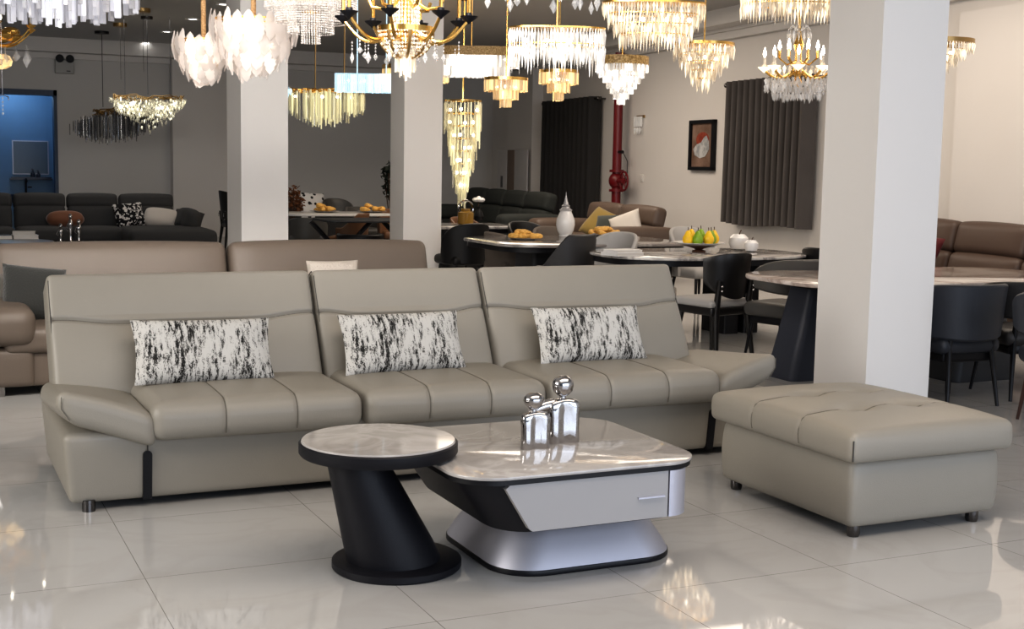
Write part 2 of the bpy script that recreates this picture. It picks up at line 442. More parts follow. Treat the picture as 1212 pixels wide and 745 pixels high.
for (p0, p1, rl, lab) in (((162, 460), (327, 455), .9, 'black and white streaked pillow by the armrest nearest the round side table'),
                          ((413, 446), (555, 437), -.3, 'black and white streaked pillow on the middle seat of the long sofa'),
                          ((645, 431), (770, 424), .5, 'black and white streaked pillow on the sofa seat nearest the ottoman')):
    a = aty(p0[0], p0[1], 5.93); c = aty(p1[0], p1[1], 5.93)
    pillow((mid(a.x, c.x), 5.965, .475), (c - a).length + .01, .315, .13, M['streak'], lab, 27, 0, rl, group=PG)

# ------------------------------------------------------------------ coffee table
ct = thing('coffee_table', 'low square coffee table with marble top, grey drawer and silver skirted base', 'table', (2.20, 4.425, 0))
def L(poly, dx=0, dy=0): return poly
b = MB(); b.prism(rrect(-.52, .462, -.46, .435, .17, 10), .422, .435, inset=.004); b.build('table_top', M['tabletop'], ct, smooth=40)
b = MB(); b.prism(rrect(-.515, .457, -.455, .430, .168, 10), .404, .423); b.build('top_rim', M['black'], ct, smooth=40)
# body: black box whose far-side end is raked, seen under the rim
b = MB()
def ring(x0, z, x1=.40, y0=-.43, y1=.41, r=.15):
    return [(x, y, z) for x, y in rrect(x0, x1, y0, y1, r, 8)]
b.loft([ring(-.36, .222, r=.15), ring(-.37, .227, r=.155), ring(-.49, .405, r=.155)]); b.build('table_body', M['blackmatt'], ct, smooth=40)
# drawer: grey lacquer front with a raked end
fy = -.437
def slab(poly, y0, y1):
    s_ = MB(); s_.loft([[(x, y1, z) for x, z in poly], [(x, y0, z) for x, z in poly]]); return s_
dr = slab([(-.255, .230), (.292, .230), (.292, .402), (-.345, .402), (-.360, .389), (-.268, .240)], fy - .012, fy + .02).build('drawer', M['greypanel'], ct, fixn=True)
slab([(.165, .308), (.275, .308), (.275, .314), (.165, .314)], fy - .022, fy - .010).build('drawer_handle', M['silver'], dr, fixn=True)
b = MB()                                                   # curved silver end cap
def cap(z):
    o = [(.297, -.452)]
    o += [(.408 - .10 + .10 * cos(a), -.452 + .10 + .10 * sin(a)) for a in [-pi / 2 + pi / 2 * i / 8 for i in range(9)]]
    o += [(.408, .38), (.39, .38), (.39, -.30), (.35, -.40), (.297, -.43)]
    return [(x, y, z) for x, y in o]
b.loft([cap(.230), cap(.402)]); b.build('end_panel', M['silver'], ct, smooth=30, fixn=True)
bx = .135
b = MB()
b.loft([[(x + bx, y, z) for x, y in rrect(-.41 + k, .350 - k, -.27 + k, .43 - k, .17 - k * .3, 10)] for z, k in ((.022, 0), (.06, .018), (.13, .06), (.228, .13))])
b.build('pedestal_skirt', M['silver'], ct, smooth=40)
b = MB(); b.prism([(x + bx, y) for x, y in rrect(-.415, .355, -.275, .435, .18, 10)], 0, .022, inset=.004); b.build('base_plate', M['black'], ct, smooth=40)

# ------------------------------------------------------------------ round side table
st = thing('side_table', 'round marble-topped side table on a raked black column beside the coffee table', 'table', (1.625, 4.475, 0))
ox, oy = -.085, -.03
b = MB(); b.lathe([(.01, .480), (.272, .480), (.280, .484), (.282, .490), (.278, .4965), (.01, .4975)], 64, (ox, oy, 0)); b.build('table_top', M['tabletop'], st, smooth=40)
b = MB(); b.lathe([(.01, .441), (.284, .444), (.290, .452), (.290, .485), (.284, .4905), (.262, .4905)], 64, (ox, oy, 0)); b.build('top_rim', M['blackmatt'], st, smooth=40)
b = MB(); b.loft([[(cx + r * cos(2 * pi * j / 48), cy + r * sin(2 * pi * j / 48), z) for j in range(48)] for z, r, cx, cy in ((.03, .176, -.012, 0), (.10, .168, -.036, 0), (.443, .106, -.168, .0))])
b.build('column', M['blackmatt'], st, smooth=40)
b = MB(); b.lathe([(.236, 0), (.242, .006), (.242, .028), (.232, .034), (.01, .034)], 64); b.build('base_plate', M['blackmatt'], st, smooth=40)

# ------------------------------------------------------------------ chrome figurines
def figure(name, label, loc, hgt, wid, arm=False, rz=0.0):
    t = thing(name, label, 'figurine', loc, rz, 'chrome parent and child figurines')
    b = MB(); d = wid * .42; bodyh = hgt * .66
    rings = []
    for z, sx, sy in ((0, .92, 1.0), (.02, .97, 1.05), (.3, .94, 1.02), (.6, .95, 1.0), (.80, 1.0, .98), (.90, .95, .9), (.955, .78, .74), (.985, .50, .52), (1.0, .22, .34)):
        ring_ = []
        for x, y in ellipse(wid / 2 * sx, d / 2 * sy, 40, 3.2):
            u = x / (wid / 2)
            g = exp(-((u) / .34) ** 2) * d * .33 * min(1, max(0, (1.0 - z) * 3.5)) if y < 0 else 0   # hollow between the arms
            ring_.append((x, y + g, z * bodyh))
        rings.append(ring_)
    b.loft(rings); b.build('body', M['chrome'], t, smooth=60)
    h = MB(); hr = hgt * (.165 if arm else .19); hx_ = -.008 if not arm else -.006
    h.lathe([(.02 * hgt, bodyh - .01), (.055 * hgt, bodyh), (.05 * hgt, bodyh + .03 * hgt), (.09 * hgt, bodyh + .05 * hgt), (.145 * hgt, bodyh + .11 * hgt), (hr, bodyh + .20 * hgt), (hr * .96, bodyh + .25 * hgt), (hr * .74, bodyh + .305 * hgt), (hr * .3, hgt), (.001, hgt * 1.003)], 28, (hx_, 0, 0), sy=.92)
    h.build('head', M['chrome'], t, smooth=60)
    if arm:
        a = MB(); a.tube([(-wid * .30, .005, bodyh * .88), (-wid * .58, .012, bodyh * .84), (-wid * .95, .008, bodyh * .77), (-wid * 1.12, -.004, bodyh * .70)], [.024, .022, .018, .012], 14)
        a.build('arm', M['chrome'], t, smooth=60)
    return t
figure('figurine', 'small chrome child figurine standing on the coffee table', atz(633, 531, .435), .215, .118)
figure('figurine', 'taller chrome parent figurine with one arm reaching over the child', atz(663, 525, .435) + Vector((.02, .015, 0)), .262, .135, True)

# ------------------------------------------------------------------ ottoman
ot = thing('ottoman', 'large rectangular sage grey leather ottoman with a tufted cushion', 'ottoman', (3.855, 4.60, 0))
b = MB()
def obf(p):
    q = p.copy(); k = max(0, 1 - (p.z / .14) ** 2)
    q.x += math.copysign(.010, p.x) * k * (abs(p.x) / .4); q.y += math.copysign(.010, p.y) * k * (abs(p.y) / .48)
    return q
b.rbox(.79, .94, .285, .035, (12, 14, 8), obf, c=(0, -.012, .042 + .1425)); b.build('ottoman_base', M['leather'], ot)
b = MB(); HX, HY, HZ = .432, .515, .062
def ocf(p):
    q = p.copy(); u = max(0, 1 - (p.x / HX) ** 2); v = max(0, 1 - (p.y / HY) ** 2)
    if p.z > 0:
        k = p.z / HZ
        q.z += .046 * (u ** .4) * (v ** .4) * k
        for s in (-.17, .17):
            q.z -= .006 * exp(-((p.y - s) / .016) ** 2) * k * min(1, u * 3)
            for t in (-.13, .16): q.z -= .030 * exp(-(((p.y - s) / .06) ** 2 + ((p.x - t) / .07) ** 2)) * k
    kz = max(0, 1 - (p.z / HZ) ** 2)
    q.x += math.copysign(.014, p.x) * kz * (abs(p.x) / HX) * v ** .3; q.y += math.copysign(.014, p.y) * kz * (abs(p.y) / HY) * u ** .3
    for s in (-.17, .17):
        if p.x < 0: q.x += .003 * exp(-((p.y - s) / .012) ** 2) * (-p.x / HX)
    return q
b.rbox(2 * HX, 2 * HY, 2 * HZ, .028, (30, 44, 5), ocf, c=(.0, -.005, .322 + HZ), ys=[s + d_ for s in (-.17, .17) for d_ in (-.02, -.012, -.006, 0, .006, .012, .02)]); oc = b.build('ottoman_cushion', M['leather'], ot)
for s in (-.17, .17):
    p = MB(); p.tube([Vector((0, -.005, .322 + HZ)) + ocf(Vector(q)) for q in [(-HX, s, z) for z in (-.04, -.02, 0, .02)] + [(-HX + .008, s, HZ - .006)] + [(x_, s, HZ) for x_ in (-.40, -.36, -.3, -.24, -.2, -.16, -.1, -.04, .02, .1, .16, .22, .3, .4)]], .0028, 6); p.build('cushion_seam', M['stitch'], oc)
p = MB(); p.tube([(-HX + .003, -.005 - HY + .003, .335 + .1 * k) for k in (0, .4, .85)], .003, 6); p.build('corner_seam', M['leather_dark'], oc)
for x, y in ((-.345, -.44), (.30, -.44), (-.345, .40), (.30, .40)):
    s_ = MB(); s_.lathe([(.024, 0), (.028, .012), (.028, .06)], 18, (x, y, 0)); s_.build('foot', M['darkchrome'], ot)
# ------------------------------------------------------------------ the room
def floor_mat():
    mt, nt, out = new_mat('polished_marble_tiles')
    b = nd(nt, 'ShaderNodeBsdfPrincipled'); b.inputs['Roughness'].default_value = .035; b.inputs['Specular IOR Level'].default_value = .85
    tc = nd(nt, 'ShaderNodeTexCoord'); mp = nd(nt, 'ShaderNodeMapping'); mp.inputs['Location'].default_value = (-.735, -3.857, 0)
    nt.links.new(tc.outputs['Object'], mp.inputs[0])
    br = nd(nt, 'ShaderNodeTexBrick', offset=0.0, squash=1.0)
    br.inputs['Scale'].default_value = 1; br.inputs['Brick Width'].default_value = .807; br.inputs['Row Height'].default_value = .80
    br.inputs['Mortar Size'].default_value = .0016; br.inputs['Mortar Smooth'].default_value = 0.1; br.inputs['Bias'].default_value = 0
    br.inputs['Color1'].default_value = (.46, .455, .445, 1); br.inputs['Color2'].default_value = (.475, .47, .46, 1); br.inputs['Mortar'].default_value = (.17, .165, .155, 1)
    nt.links.new(mp.outputs[0], br.inputs['Vector'])
    n1 = nd(nt, 'ShaderNodeTexNoise'); n1.inputs['Scale'].default_value = 1.3; n1.inputs['Detail'].default_value = 9; n1.inputs['Distortion'].default_value = 1.8
    nt.links.new(tc.outputs['Object'], n1.inputs['Vector'])
    cr = nd(nt, 'ShaderNodeValToRGB'); E_ = cr.color_ramp.elements
    E_[0].position = .44; E_[0].color = (0, 0, 0, 1); E_[1].position = .5; E_[1].color = (1, 1, 1, 1); e = E_.new(.56); e.color = (0, 0, 0, 1)
    nt.links.new(n1.outputs[0], cr.inputs[0])
    mm = nd(nt, 'ShaderNodeMath', operation='MULTIPLY'); mm.inputs[1].default_value = .35; nt.links.new(cr.outputs[0], mm.inputs[0])
    mx = nd(nt, 'ShaderNodeMix', data_type='RGBA'); mx.inputs[7].default_value = (.41, .40, .385, 1)
    nt.links.new(mm.outputs[0], mx.inputs[0]); nt.links.new(br.outputs['Color'], mx.inputs[6]); nt.links.new(mx.outputs[2], b.inputs['Base Color'])
    n2 = nd(nt, 'ShaderNodeTexNoise'); n2.inputs['Scale'].default_value = 1.1
    nt.links.new(tc.outputs['Object'], n2.inputs['Vector'])
    bp = nd(nt, 'ShaderNodeBump'); bp.inputs['Strength'].default_value = .02; bp.inputs['Distance'].default_value = .05
    nt.links.new(n2.outputs[0], bp.inputs['Height']); nt.links.new(bp.outputs[0], b.inputs['Normal'])
    nt.links.new(b.outputs[0], out.inputs[0]); return mt
M['floor'] = floor_mat()
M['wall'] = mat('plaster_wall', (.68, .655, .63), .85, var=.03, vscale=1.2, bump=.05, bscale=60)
M['wallshade'] = mat('plaster_wall_shaded', (.56, .55, .535), .85, var=.02, vscale=.8, bump=.05, bscale=60)  # darker copy of the wall plaster, dim light put into its colour
M['pillar'] = mat('pillar_paint', (.80, .775, .745), .8, var=.02, vscale=1)
M['ceil'] = mat('ceiling_paint', (.50, .49, .48), .9, var=.02)
M['corn'] = mat('cornice_paint', (.66, .64, .62), .8, var=.02)
M['bluelit_wall'] = mat('washroom_wall', (.17, .27, .38), .6, var=.04)  # white walls, with the blue of the light mixed into their colour
YB, ZC = 25.8, 3.65
def slabobj(name, x0, x1, y0, y1, z0, z1, mt, Mx=None):
    b = MB(); b.box(x0, x1, y0, y1, z0, z1, Mx); return struct(b.build(name, mt, smooth=0))
slabobj('floor', -6, 14, -6, 28.5, -.1, 0, M['floor'])
slabobj('ceiling', -6, 14, -1.5, 28.5, ZC, ZC + .12, M['ceil'])
dr0, dr1 = aty(-75, 105, YB).x, aty(67, 105, YB).x; dz = aty(67, 107, YB).z
b = MB(); b.box(-6, dr0, YB, YB + .25, 0, ZC); b.box(dr1, 13, YB, YB + .25, 0, ZC); b.box(dr0, dr1, YB, YB + .25, dz, ZC)
struct(b.build('wall_back', M['wallshade'], smooth=0))
slabobj('wall_left', -6.2, -6, -6, 28.5, 0, ZC, M['wallshade'])
SW = TR(WA.x, WA.y, 0) @ RZ(WROT)                              # side wall frame: local y along wall, -x into the room
b = MB(); b.box(0, .25, -20, 15, 0, ZC, SW); struct(b.build('wall_right', M['wall'], smooth=0))
# cornices: two steps under the ceiling
b = MB(); b.box(-6, 12.5, YB - .10, YB, 3.30, 3.40); b.box(-6, 12.5, YB - .45, YB, 3.40, ZC); struct(b.build('trim_1', M['corn'], smooth=0))
b = MB(); b.box(-.10, 0, -20, 12.6, 3.30, 3.40, SW); b.box(-.45, 0, -20, 12.6, 3.44, ZC, SW); b.box(-.16, 0, -20, 12.6, 3.40, 3.44, SW)
struct(b.build('trim_2', M['corn'], smooth=0))
b = MB(); b.box(-6, 12.5, YB - .015, YB, 0, .10); struct(b.build('baseboard_back', M['corn'], smooth=0))
b = MB(); b.box(-.015, 0, -20, 12.6, 0, .10, SW); struct(b.build('baseboard_right', M['corn'], smooth=0))
# wall pilasters
def wl(p):                                                    # distance along side wall (local y) of a world point
    return (p - WA).dot(WD)
s0 = aty(205, 200, YB - .3).x; s1 = aty(272, 200, YB - .3).x
slabobj('pillar', s0, s1 + .4, YB - .3, YB, 0, 3.38, M['wall'])
yA, yB_ = wl(atw(612, 160)), wl(atw(642, 160))
b = MB(); b.box(-.22, 0, yB_, yA, 0, 3.36, SW); struct(b.build('pillar', M['wall'], smooth=0))
yC = wl(atw(1143, 100))
b = MB(); b.box(-.12, 0, -20, yC, 0, atw(1143, 16).z, SW); struct(b.build('trim_3', M['wall'], smooth=0))
yE, yF = wl(atw(752, 160)), wl(atw(735, 160))
# free-standing pillars
PW = .50
c0 = atd(1034, 300, 7.85); px0, py0 = c0.x - .02, c0.y
p0 = aty(1029.5, 350, 6.22)
slabobj('pillar', p0.x, p0.x + PW, 6.22, 6.22 + PW, 0, ZC, M['pillar'])
p1 = aty(285.5, 200, 12.9); q1 = aty(341, 200, 12.9)
slabobj('pillar', p1.x, q1.x, 12.9, 12.9 + .62, 0, ZC, M['pillar'])
p2 = aty(478, 200, 14.1); q2 = aty(523, 200, 14.1)
slabobj('pillar', p2.x, q2.x, 14.1, 14.1 + .46, 0, ZC, M['pillar'])

# ---- washroom seen through the doorway
DX = dr1
b = MB(); b.box(dr0 - .6, DX + .35, YB + 1.95, YB + 2.05, 0, 3.2); b.box(DX + .25, DX + .35, YB + .25, YB + 1.95, 0, 3.2); b.box(dr0 - .6, dr0 - .5, YB + .25, YB + 1.95, 0, 3.2)
b.box(dr0 - .6, DX + .35, YB + .25, YB + 2.05, 3.1, 3.2)
struct(b.build('wall_washroom', M['bluelit_wall'], smooth=0))
M['bluetrim'] = mat('dark_blue_door_lining', (.035, .06, .11), .5)
b = MB()
b.box(DX - .06, DX, YB - .02, YB + .27, 0, dz); b.box(dr0, dr0 + .06, YB - .02, YB + .27, 0, dz); b.box(dr0, DX, YB - .02, YB + .27, dz - .10, dz)
struct(b.build('door_1', M['bluetrim'], smooth=0))
YW = YB + 1.95
M['mirror'] = mat('mirror_glass', (.05, .09, .12), .35, metal=.0, spec=.8)
M['bluedark'] = mat('dark_stone', (.03, .035, .05), .3)
a = aty(14, 166, YW); c = aty(58, 207, YW)
t = thing('mirror', 'square wall mirror in the blue washroom through the doorway', 'mirror', (mid(a.x, c.x), YW - .02, c.z))
w2, h2 = (c.x - a.x) / 2, a.z - c.z
b = MB(); b.box(-w2, w2, 0, .018, 0, h2); b.build('mirror_frame', M['silver'], t, smooth=0)
b = MB(); b.box(-w2 + .02, w2 - .02, -.006, 0, .02, h2 - .02); b.build('mirror_glass', M['mirror'], t, smooth=0)
a = aty(14, 212, YW - .1); c = aty(60, 212, YW - .1)
b = MB(); b.box(-.40, .40, -.12, .0, -.015, .015); b.box(-.38, .38, -.12, -.11, .015, .045)
sh = b.build('wall_shelf', M['bluedark'], smooth=0, loc=(mid(a.x, c.x), YW, a.z)); tag(sh, 'narrow shelf under the washroom mirror', 'shelf')
for px, lab in ((39, 'dark soap bottle on the washroom shelf, taller of the pair'), (45.5, 'dark soap bottle on the washroom shelf, shorter of the pair')):
    p = aty(px, 211, YW - .06); t = thing('soap_bottle', lab, 'bottle', (p.x, YW - .06, a.z + .015), 0, 'soap bottles on the washroom shelf')
    hh = .15 if px < 42 else .12
    b = MB(); b.lathe([(.038, 0), (.042, .01), (.042, hh * .72), (.02, hh * .85), (.016, hh)], 14); b.build('bottle_body', M['bluedark'], t)
    b = MB(); b.cyl((0, 0), .02, hh, hh + .03, 10); b.box(-.035, .0, -.008, .008, hh + .03, hh + .045); b.build('pump', M['bluedark'], t)
p = aty(35, 230, YB + 1.6)
t = thing('washbasin', 'dark round washbasin counter with a black tap in the blue washroom', 'basin', (p.x, YB + 1.6, 0))
zc = p.z
b = MB(); b.lathe([(.20, 0), (.20, zc - .25), (.50, zc - .10), (.52, zc - .02), (.50, zc)], 28, sx=1.0, sy=.6); b.build('basin_bowl', M['bluedark'], t)
b = MB(); b.tube([(-.05, .18, zc), (-.05, .18, zc + .26), (-.05, .10, zc + .29), (-.05, .0, zc + .25)], .022, 10); b.box(-.02, .06, .16, .20, zc + .12, zc + .15); b.build('tap', M['black'], t)
b = MB(); b.tube([(-.05, .18, zc + .02), (-.05, .18, zc + .03)], .04, 12); b.build('tap_base', M['black'], t)

# ---- emergency light on the back wall
p = aty(76, 79, YB)
t = thing('emergency_light', 'grey twin-lamp emergency light high on the wall beside the doorway', 'light', (p.x, YB - .002, p.z))
M['greyplastic'] = mat('grey_plastic', (.36, .36, .35), .5)
b = MB(); b.rbox(.34, .08, .26, .02, (3, 2, 3), c=(0, -.04, 0)); b.build('housing', M['greyplastic'], t)
for x in (-.09, .09):
    b = MB(); b.lathe([(.02, -.03), (.06, 0), (.075, .07), (.07, .085), (.01, .08)], 16, M=TR(x, -.07, .14) @ Matrix.Rotation(radians(90), 4, 'X')); b.build('lamp_head', M['blackmatt'], t)
b = MB(); b.box(.03, .10, -.085, -.079, -.09, -.075); b.build('indicator', M['black'], t, smooth=0)

# ------------------------------------------------------------------ curtains, painting, pipe, switch, sconce on the side wall
M['curtain'] = mat('charcoal_curtain', (.080, .071, .067), .9, var=.15, vscale=3, sheen=.2)
M['curtain2'] = mat('black_curtain', (.030, .029, .029), .9, var=.2, vscale=3)
def curtain(p_l, p_r, ztop, zbot, folds, mt, lab, labr):
    y0, y1 = wl(p_r), wl(p_l)                                   # near end first
    n = folds * 10; vs = []; b = MB()
    for k in range(n + 1):
        f = k / n; yy = y0 + (y1 - y0) * f; a = f * folds * 2 * pi
        for zf in (0, .5, 1):
            am = .10 + .02 * zf * sin(f * 9)
            vs.append((-.16 + am * cos(a) , yy + .02 * sin(2 * a) * zf, ztop + .04 + (zbot - ztop - .04) * zf + (.02 * sin(f * 7) if zf == 1 else 0)))
    fs = []
    for k in range(n):
        for j in (0, 1): fs.append((k * 3 + j, k * 3 + 3 + j, k * 3 + 4 + j, k * 3 + 1 + j))
    b.add(vs, fs, SW); o = tag(b.build('curtain', mt, smooth=80), lab, 'curtain')
    r = thing('curtain_rod', labr, 'curtain rod', SW @ Vector((-.16, (y0 + y1) / 2, ztop)), WROT)
    h = (y1 - y0) / 2 + .10
    b = MB(); b.tube([(0, -h, 0), (0, h, 0)], .016, 10); b.build('pole', M['darkchrome'], r)
    for e in (-h, h):
        b = MB(); b.sphere((0, e, 0), .035, 10, 8); b.build('finial', M['darkchrome'], r)
    for e in (-h + .06, h - .06):
        b = MB(); b.box(0, .16, e - .012, e + .012, -.015, .015); b.build('bracket', M['darkchrome'], r, smooth=0)
za = atw(862, 101, .16).z; zb = atw(857, 263, .16).z
curtain(atw(861, 180, .16), atw(957, 180, .16), za, zb, 13, M['curtain'], 'charcoal grey pleated curtain beside the framed painting', 'grey curtain pole above the charcoal curtain beside the painting')
z2 = atw(674, 120, .16).z
curtain(atw(644, 180, .16), atw(704, 180, .16), z2, .35, 11, M['curtain2'], 'dark pleated curtain behind the dark green sofa near the red pipe', 'curtain pole above the dark curtain near the red pipe')
# painting
a, c = atw(820, 143), atw(847, 202)
yc, zc = (wl(a) + wl(c)) / 2, (a.z + c.z) / 2; hw, hh = abs(wl(a) - wl(c)) / 2, abs(a.z - c.z) / 2
t = thing('framed_painting', 'framed abstract painting with a red disc and pale cloud on the side wall', 'painting', SW @ Vector((-.001, yc, zc)), WROT)
M['canvas'] = two_tone('brown_canvas', (.14, .085, .06), (.27, .18, .14), (3, 3, 3), .35, .65, .7, 0)
M['redpaint'] = two_tone('red_paint', (.20, .035, .022), (.30, .07, .04), (12, 12, 12), .4, .6, .7, 0)
M['palepaint'] = two_tone('pale_paint', (.30, .31, .32), (.55, .55, .55), (10, 10, 10), .4, .6, .7, 0)
b = MB()
for q in ((-hw, hw, hh - .05, hh), (-hw, hw, -hh, -hh + .05), (-hw, -hw + .06, -hh, hh), (hw - .06, hw, -hh, hh)): b.box(-.06, 0, q[0], q[1], q[2], q[3])
b.build('frame', M['black'], t, smooth=0)
b = MB(); b.box(-.03, -.005, -hw + .05, hw - .05, -hh + .04, hh - .04); cv = b.build('canvas', M['canvas'], t, smooth=0)
b = MB(); b.loft([[(-.033, -.03 * hw + .52 * hw * cos(a_), .22 * hh + .30 * hh * sin(a_)) for a_ in [2 * pi * i / 30 for i in range(30)]], [(-.031, -.03 * hw + .52 * hw * cos(a_), .22 * hh + .30 * hh * sin(a_)) for a_ in [2 * pi * i / 30 for i in range(30)]]]); b.build('red_disc', M['redpaint'], cv, fixn=True, smooth=0)
blob = [(-.35, .38), (-.55, .15), (-.60, -.15), (-.30, -.45), (.15, -.52), (.55, -.40), (.70, -.15), (.45, .02), (.05, .12), (-.15, .30)]
b = MB(); b.loft([[(-.036, y * hw, z * hh) for y, z in blob], [(-.0335, y * hw, z * hh) for y, z in blob]]); b.build('pale_cloud', M['palepaint'], cv, fixn=True, smooth=0)
# red fire pipe
M['red'] = mat('red_pipe_paint', (.15, .008, .012), .35, var=.1)
p = atw(730, 200, .22); q = atw(740, 120, .22)
t = thing('fire_pipe', 'tall red fire pipe with a handwheel valve running up the side wall', 'pipe', (p.x, p.y, 0), WROT)
b = MB(); b.cyl((0, 0), .075, 0, 3.35, 18); b.build('riser', M['red'], t)
zv = atw(728, 214, .22).z
for z in (zv - .16, zv + .16):
    b = MB(); b.cyl((0, 0), .12, z - .02, z + .02, 18); b.build('flange', M['red'], t)
b = MB(); b.sphere((0, 0, zv), (.13, .13, .14), 16, 10); b.tube([(0, 0, zv), (-.02, -.34, zv)], .05, 10); b.build('valve_body', M['red'], t)
hw_ = MB(); Mx = TR(-.03, -.36, zv)
hw_.tube([Mx @ Vector((.0 + .0, .15 * cos(a_), .15 * sin(a_))) for a_ in [2 * pi * i / 24 for i in range(24)]], .016, 8, True)
for k in range(3):
    a_ = pi * k / 3; hw_.tube([Mx @ Vector((0, .15 * cos(a_), .15 * sin(a_))), Mx @ Vector((0, -.15 * cos(a_), -.15 * sin(a_)))], .010, 6)
hw_.build('handwheel', M['red'], t)
b = MB(); zt = atw(738, 180, .2).z; b.tube([(0, 0, zt), (0, -.22, zt)], .025, 8); b.build('stub', M['black'], t)
b = MB(); b.tube([(0, -.22, zt), (.05, -.30, zt - .15), (.06, -.28, zt - .45), (.02, -.20, zv + .12)], .006, 6); b.build('cable', M['black'], t)
# wall switch
p = atw(760, 211)
t = thing('wall_switch', 'small white wall switch between the red pipe and the painting', 'switch', SW @ Vector((-.001, wl(p), p.z)), WROT)
M['white'] = mat('white_plastic', (.72, .70, .67), .45)
b = MB(); b.rbox(.012, .12, .12, .005, (1, 2, 2), c=(-.006, 0, 0)); b.build('plate', M['white'], t)
b = MB(); b.box(-.018, -.011, -.035, .035, -.03, .03); b.build('rocker', M['corn'], t, smooth=0)
# white cabinet doors leaning against the corner
M['whitegloss'] = mat('white_board', (.55, .53, .52), .4); M['wood'] = mat('taupe_board', (.20, .15, .12), .6)
p0_, p1_ = atw(600, 205, .12), atw(636, 205, .12); yy0, yy1 = wl(p1_), wl(p0_); ztop = atw(620, 178, .12).z
for (f0, f1, mt, lab) in ((.0, .42, 'whitegloss', 'plain white board leaning on the corner wall beside the dark curtain'), (.42, .66, 'wood', 'narrow taupe board standing between two white boards'), (.66, 1.0, 'whitegloss', 'white board with a dark handle slot leaning in the corner')):
    la = yy0 + (yy1 - yy0) * f0 + .01; lb = yy0 + (yy1 - yy0) * f1 - .01
    t = thing('leaning_board', lab, 'board', SW @ Vector((-.32, (la + lb) / 2, 0)), WROT, 'boards leaning in the corner')
    h = (lb - la) / 2; b = MB(); b.rbox(.03, 2 * h, ztop, .006, (1, 2, 2), c=(0, 0, ztop / 2)); b.build('board', M[mt], t)
    if f0 > .6:
        b = MB(); b.box(-.021, -.014, -.06, .06, ztop - .75, ztop - .52); b.build('handle_slot', M['darkchrome'], t, smooth=0)
# small crystal wall sconce
p = atw(759, 147)
t = thing('wall_sconce', 'small square crystal sconce on the wall above the switch', 'sconce', SW @ Vector((-.002, wl(p), p.z + .12)), WROT)
M['clear'] = crystal('clear_crystal', (.85, .84, .80), .0, .25, 2, .35)
b = MB(); b.box(-.02, 0, -.14, .14, -.02, .02); b.build('back_plate', M['brass'], t, smooth=0)
for k in range(6):
    b = MB(); b.bar((-.06, -.12 + .048 * k, .0), .035, .02, .16); b.build('glass_bar', M['clear'], t, smooth=0)
for k in range(3):
    b = MB(); b.drop((-.07, -.09 + .09 * k, -.17), .03, .12); b.build('crystal_drop', M['clear'], t, smooth=0)

# ------------------------------------------------------------------ background sofas
def leather(name, col, rough=.45): return mat(name, col, rough, spec=.4, var=.07, vscale=3, bump=.1, bscale=200)
M['taupe'] = leather('taupe_leather', (.130, .104, .084)); M['brownl'] = leather('warm_brown_leather', (.125, .090, .070))
M['brown2'] = leather('chestnut_leather', (.085, .056, .043)); M['darkgrey'] = mat('charcoal_fabric', (.040, .040, .041), .85, bump=.2, bscale=300)
M['darkgreen'] = mat('dark_green_fabric', (.022, .026, .024), .8, bump=.2, bscale=250)
def soft(p, hx, hy, hz, a):
    u = max(0, 1 - (p.x / hx) ** 2) ** .5; v = max(0, 1 - (p.z / hz) ** 2) ** .5; w = max(0, 1 - (p.y / hy) ** 2) ** .5
    q = p.copy()
    if p.z > 0: q.z += a * u * w * (p.z / hz)
    if p.y < 0: q.y -= a * u * v * (-p.y / hy)
    return q
def soft_box(b, sx, sy, sz, c, r=.05, a=.02, n=(10, 8, 5), Mx=None):
    t = MB(); t.rbox(sx, sy, sz, r, n, lambda p: soft(p, sx / 2, sy / 2, sz / 2, a))
    Mq = TR(*c) if Mx is None else TR(*c) @ Mx
    b.add(t.v, t.f, Mq); return b
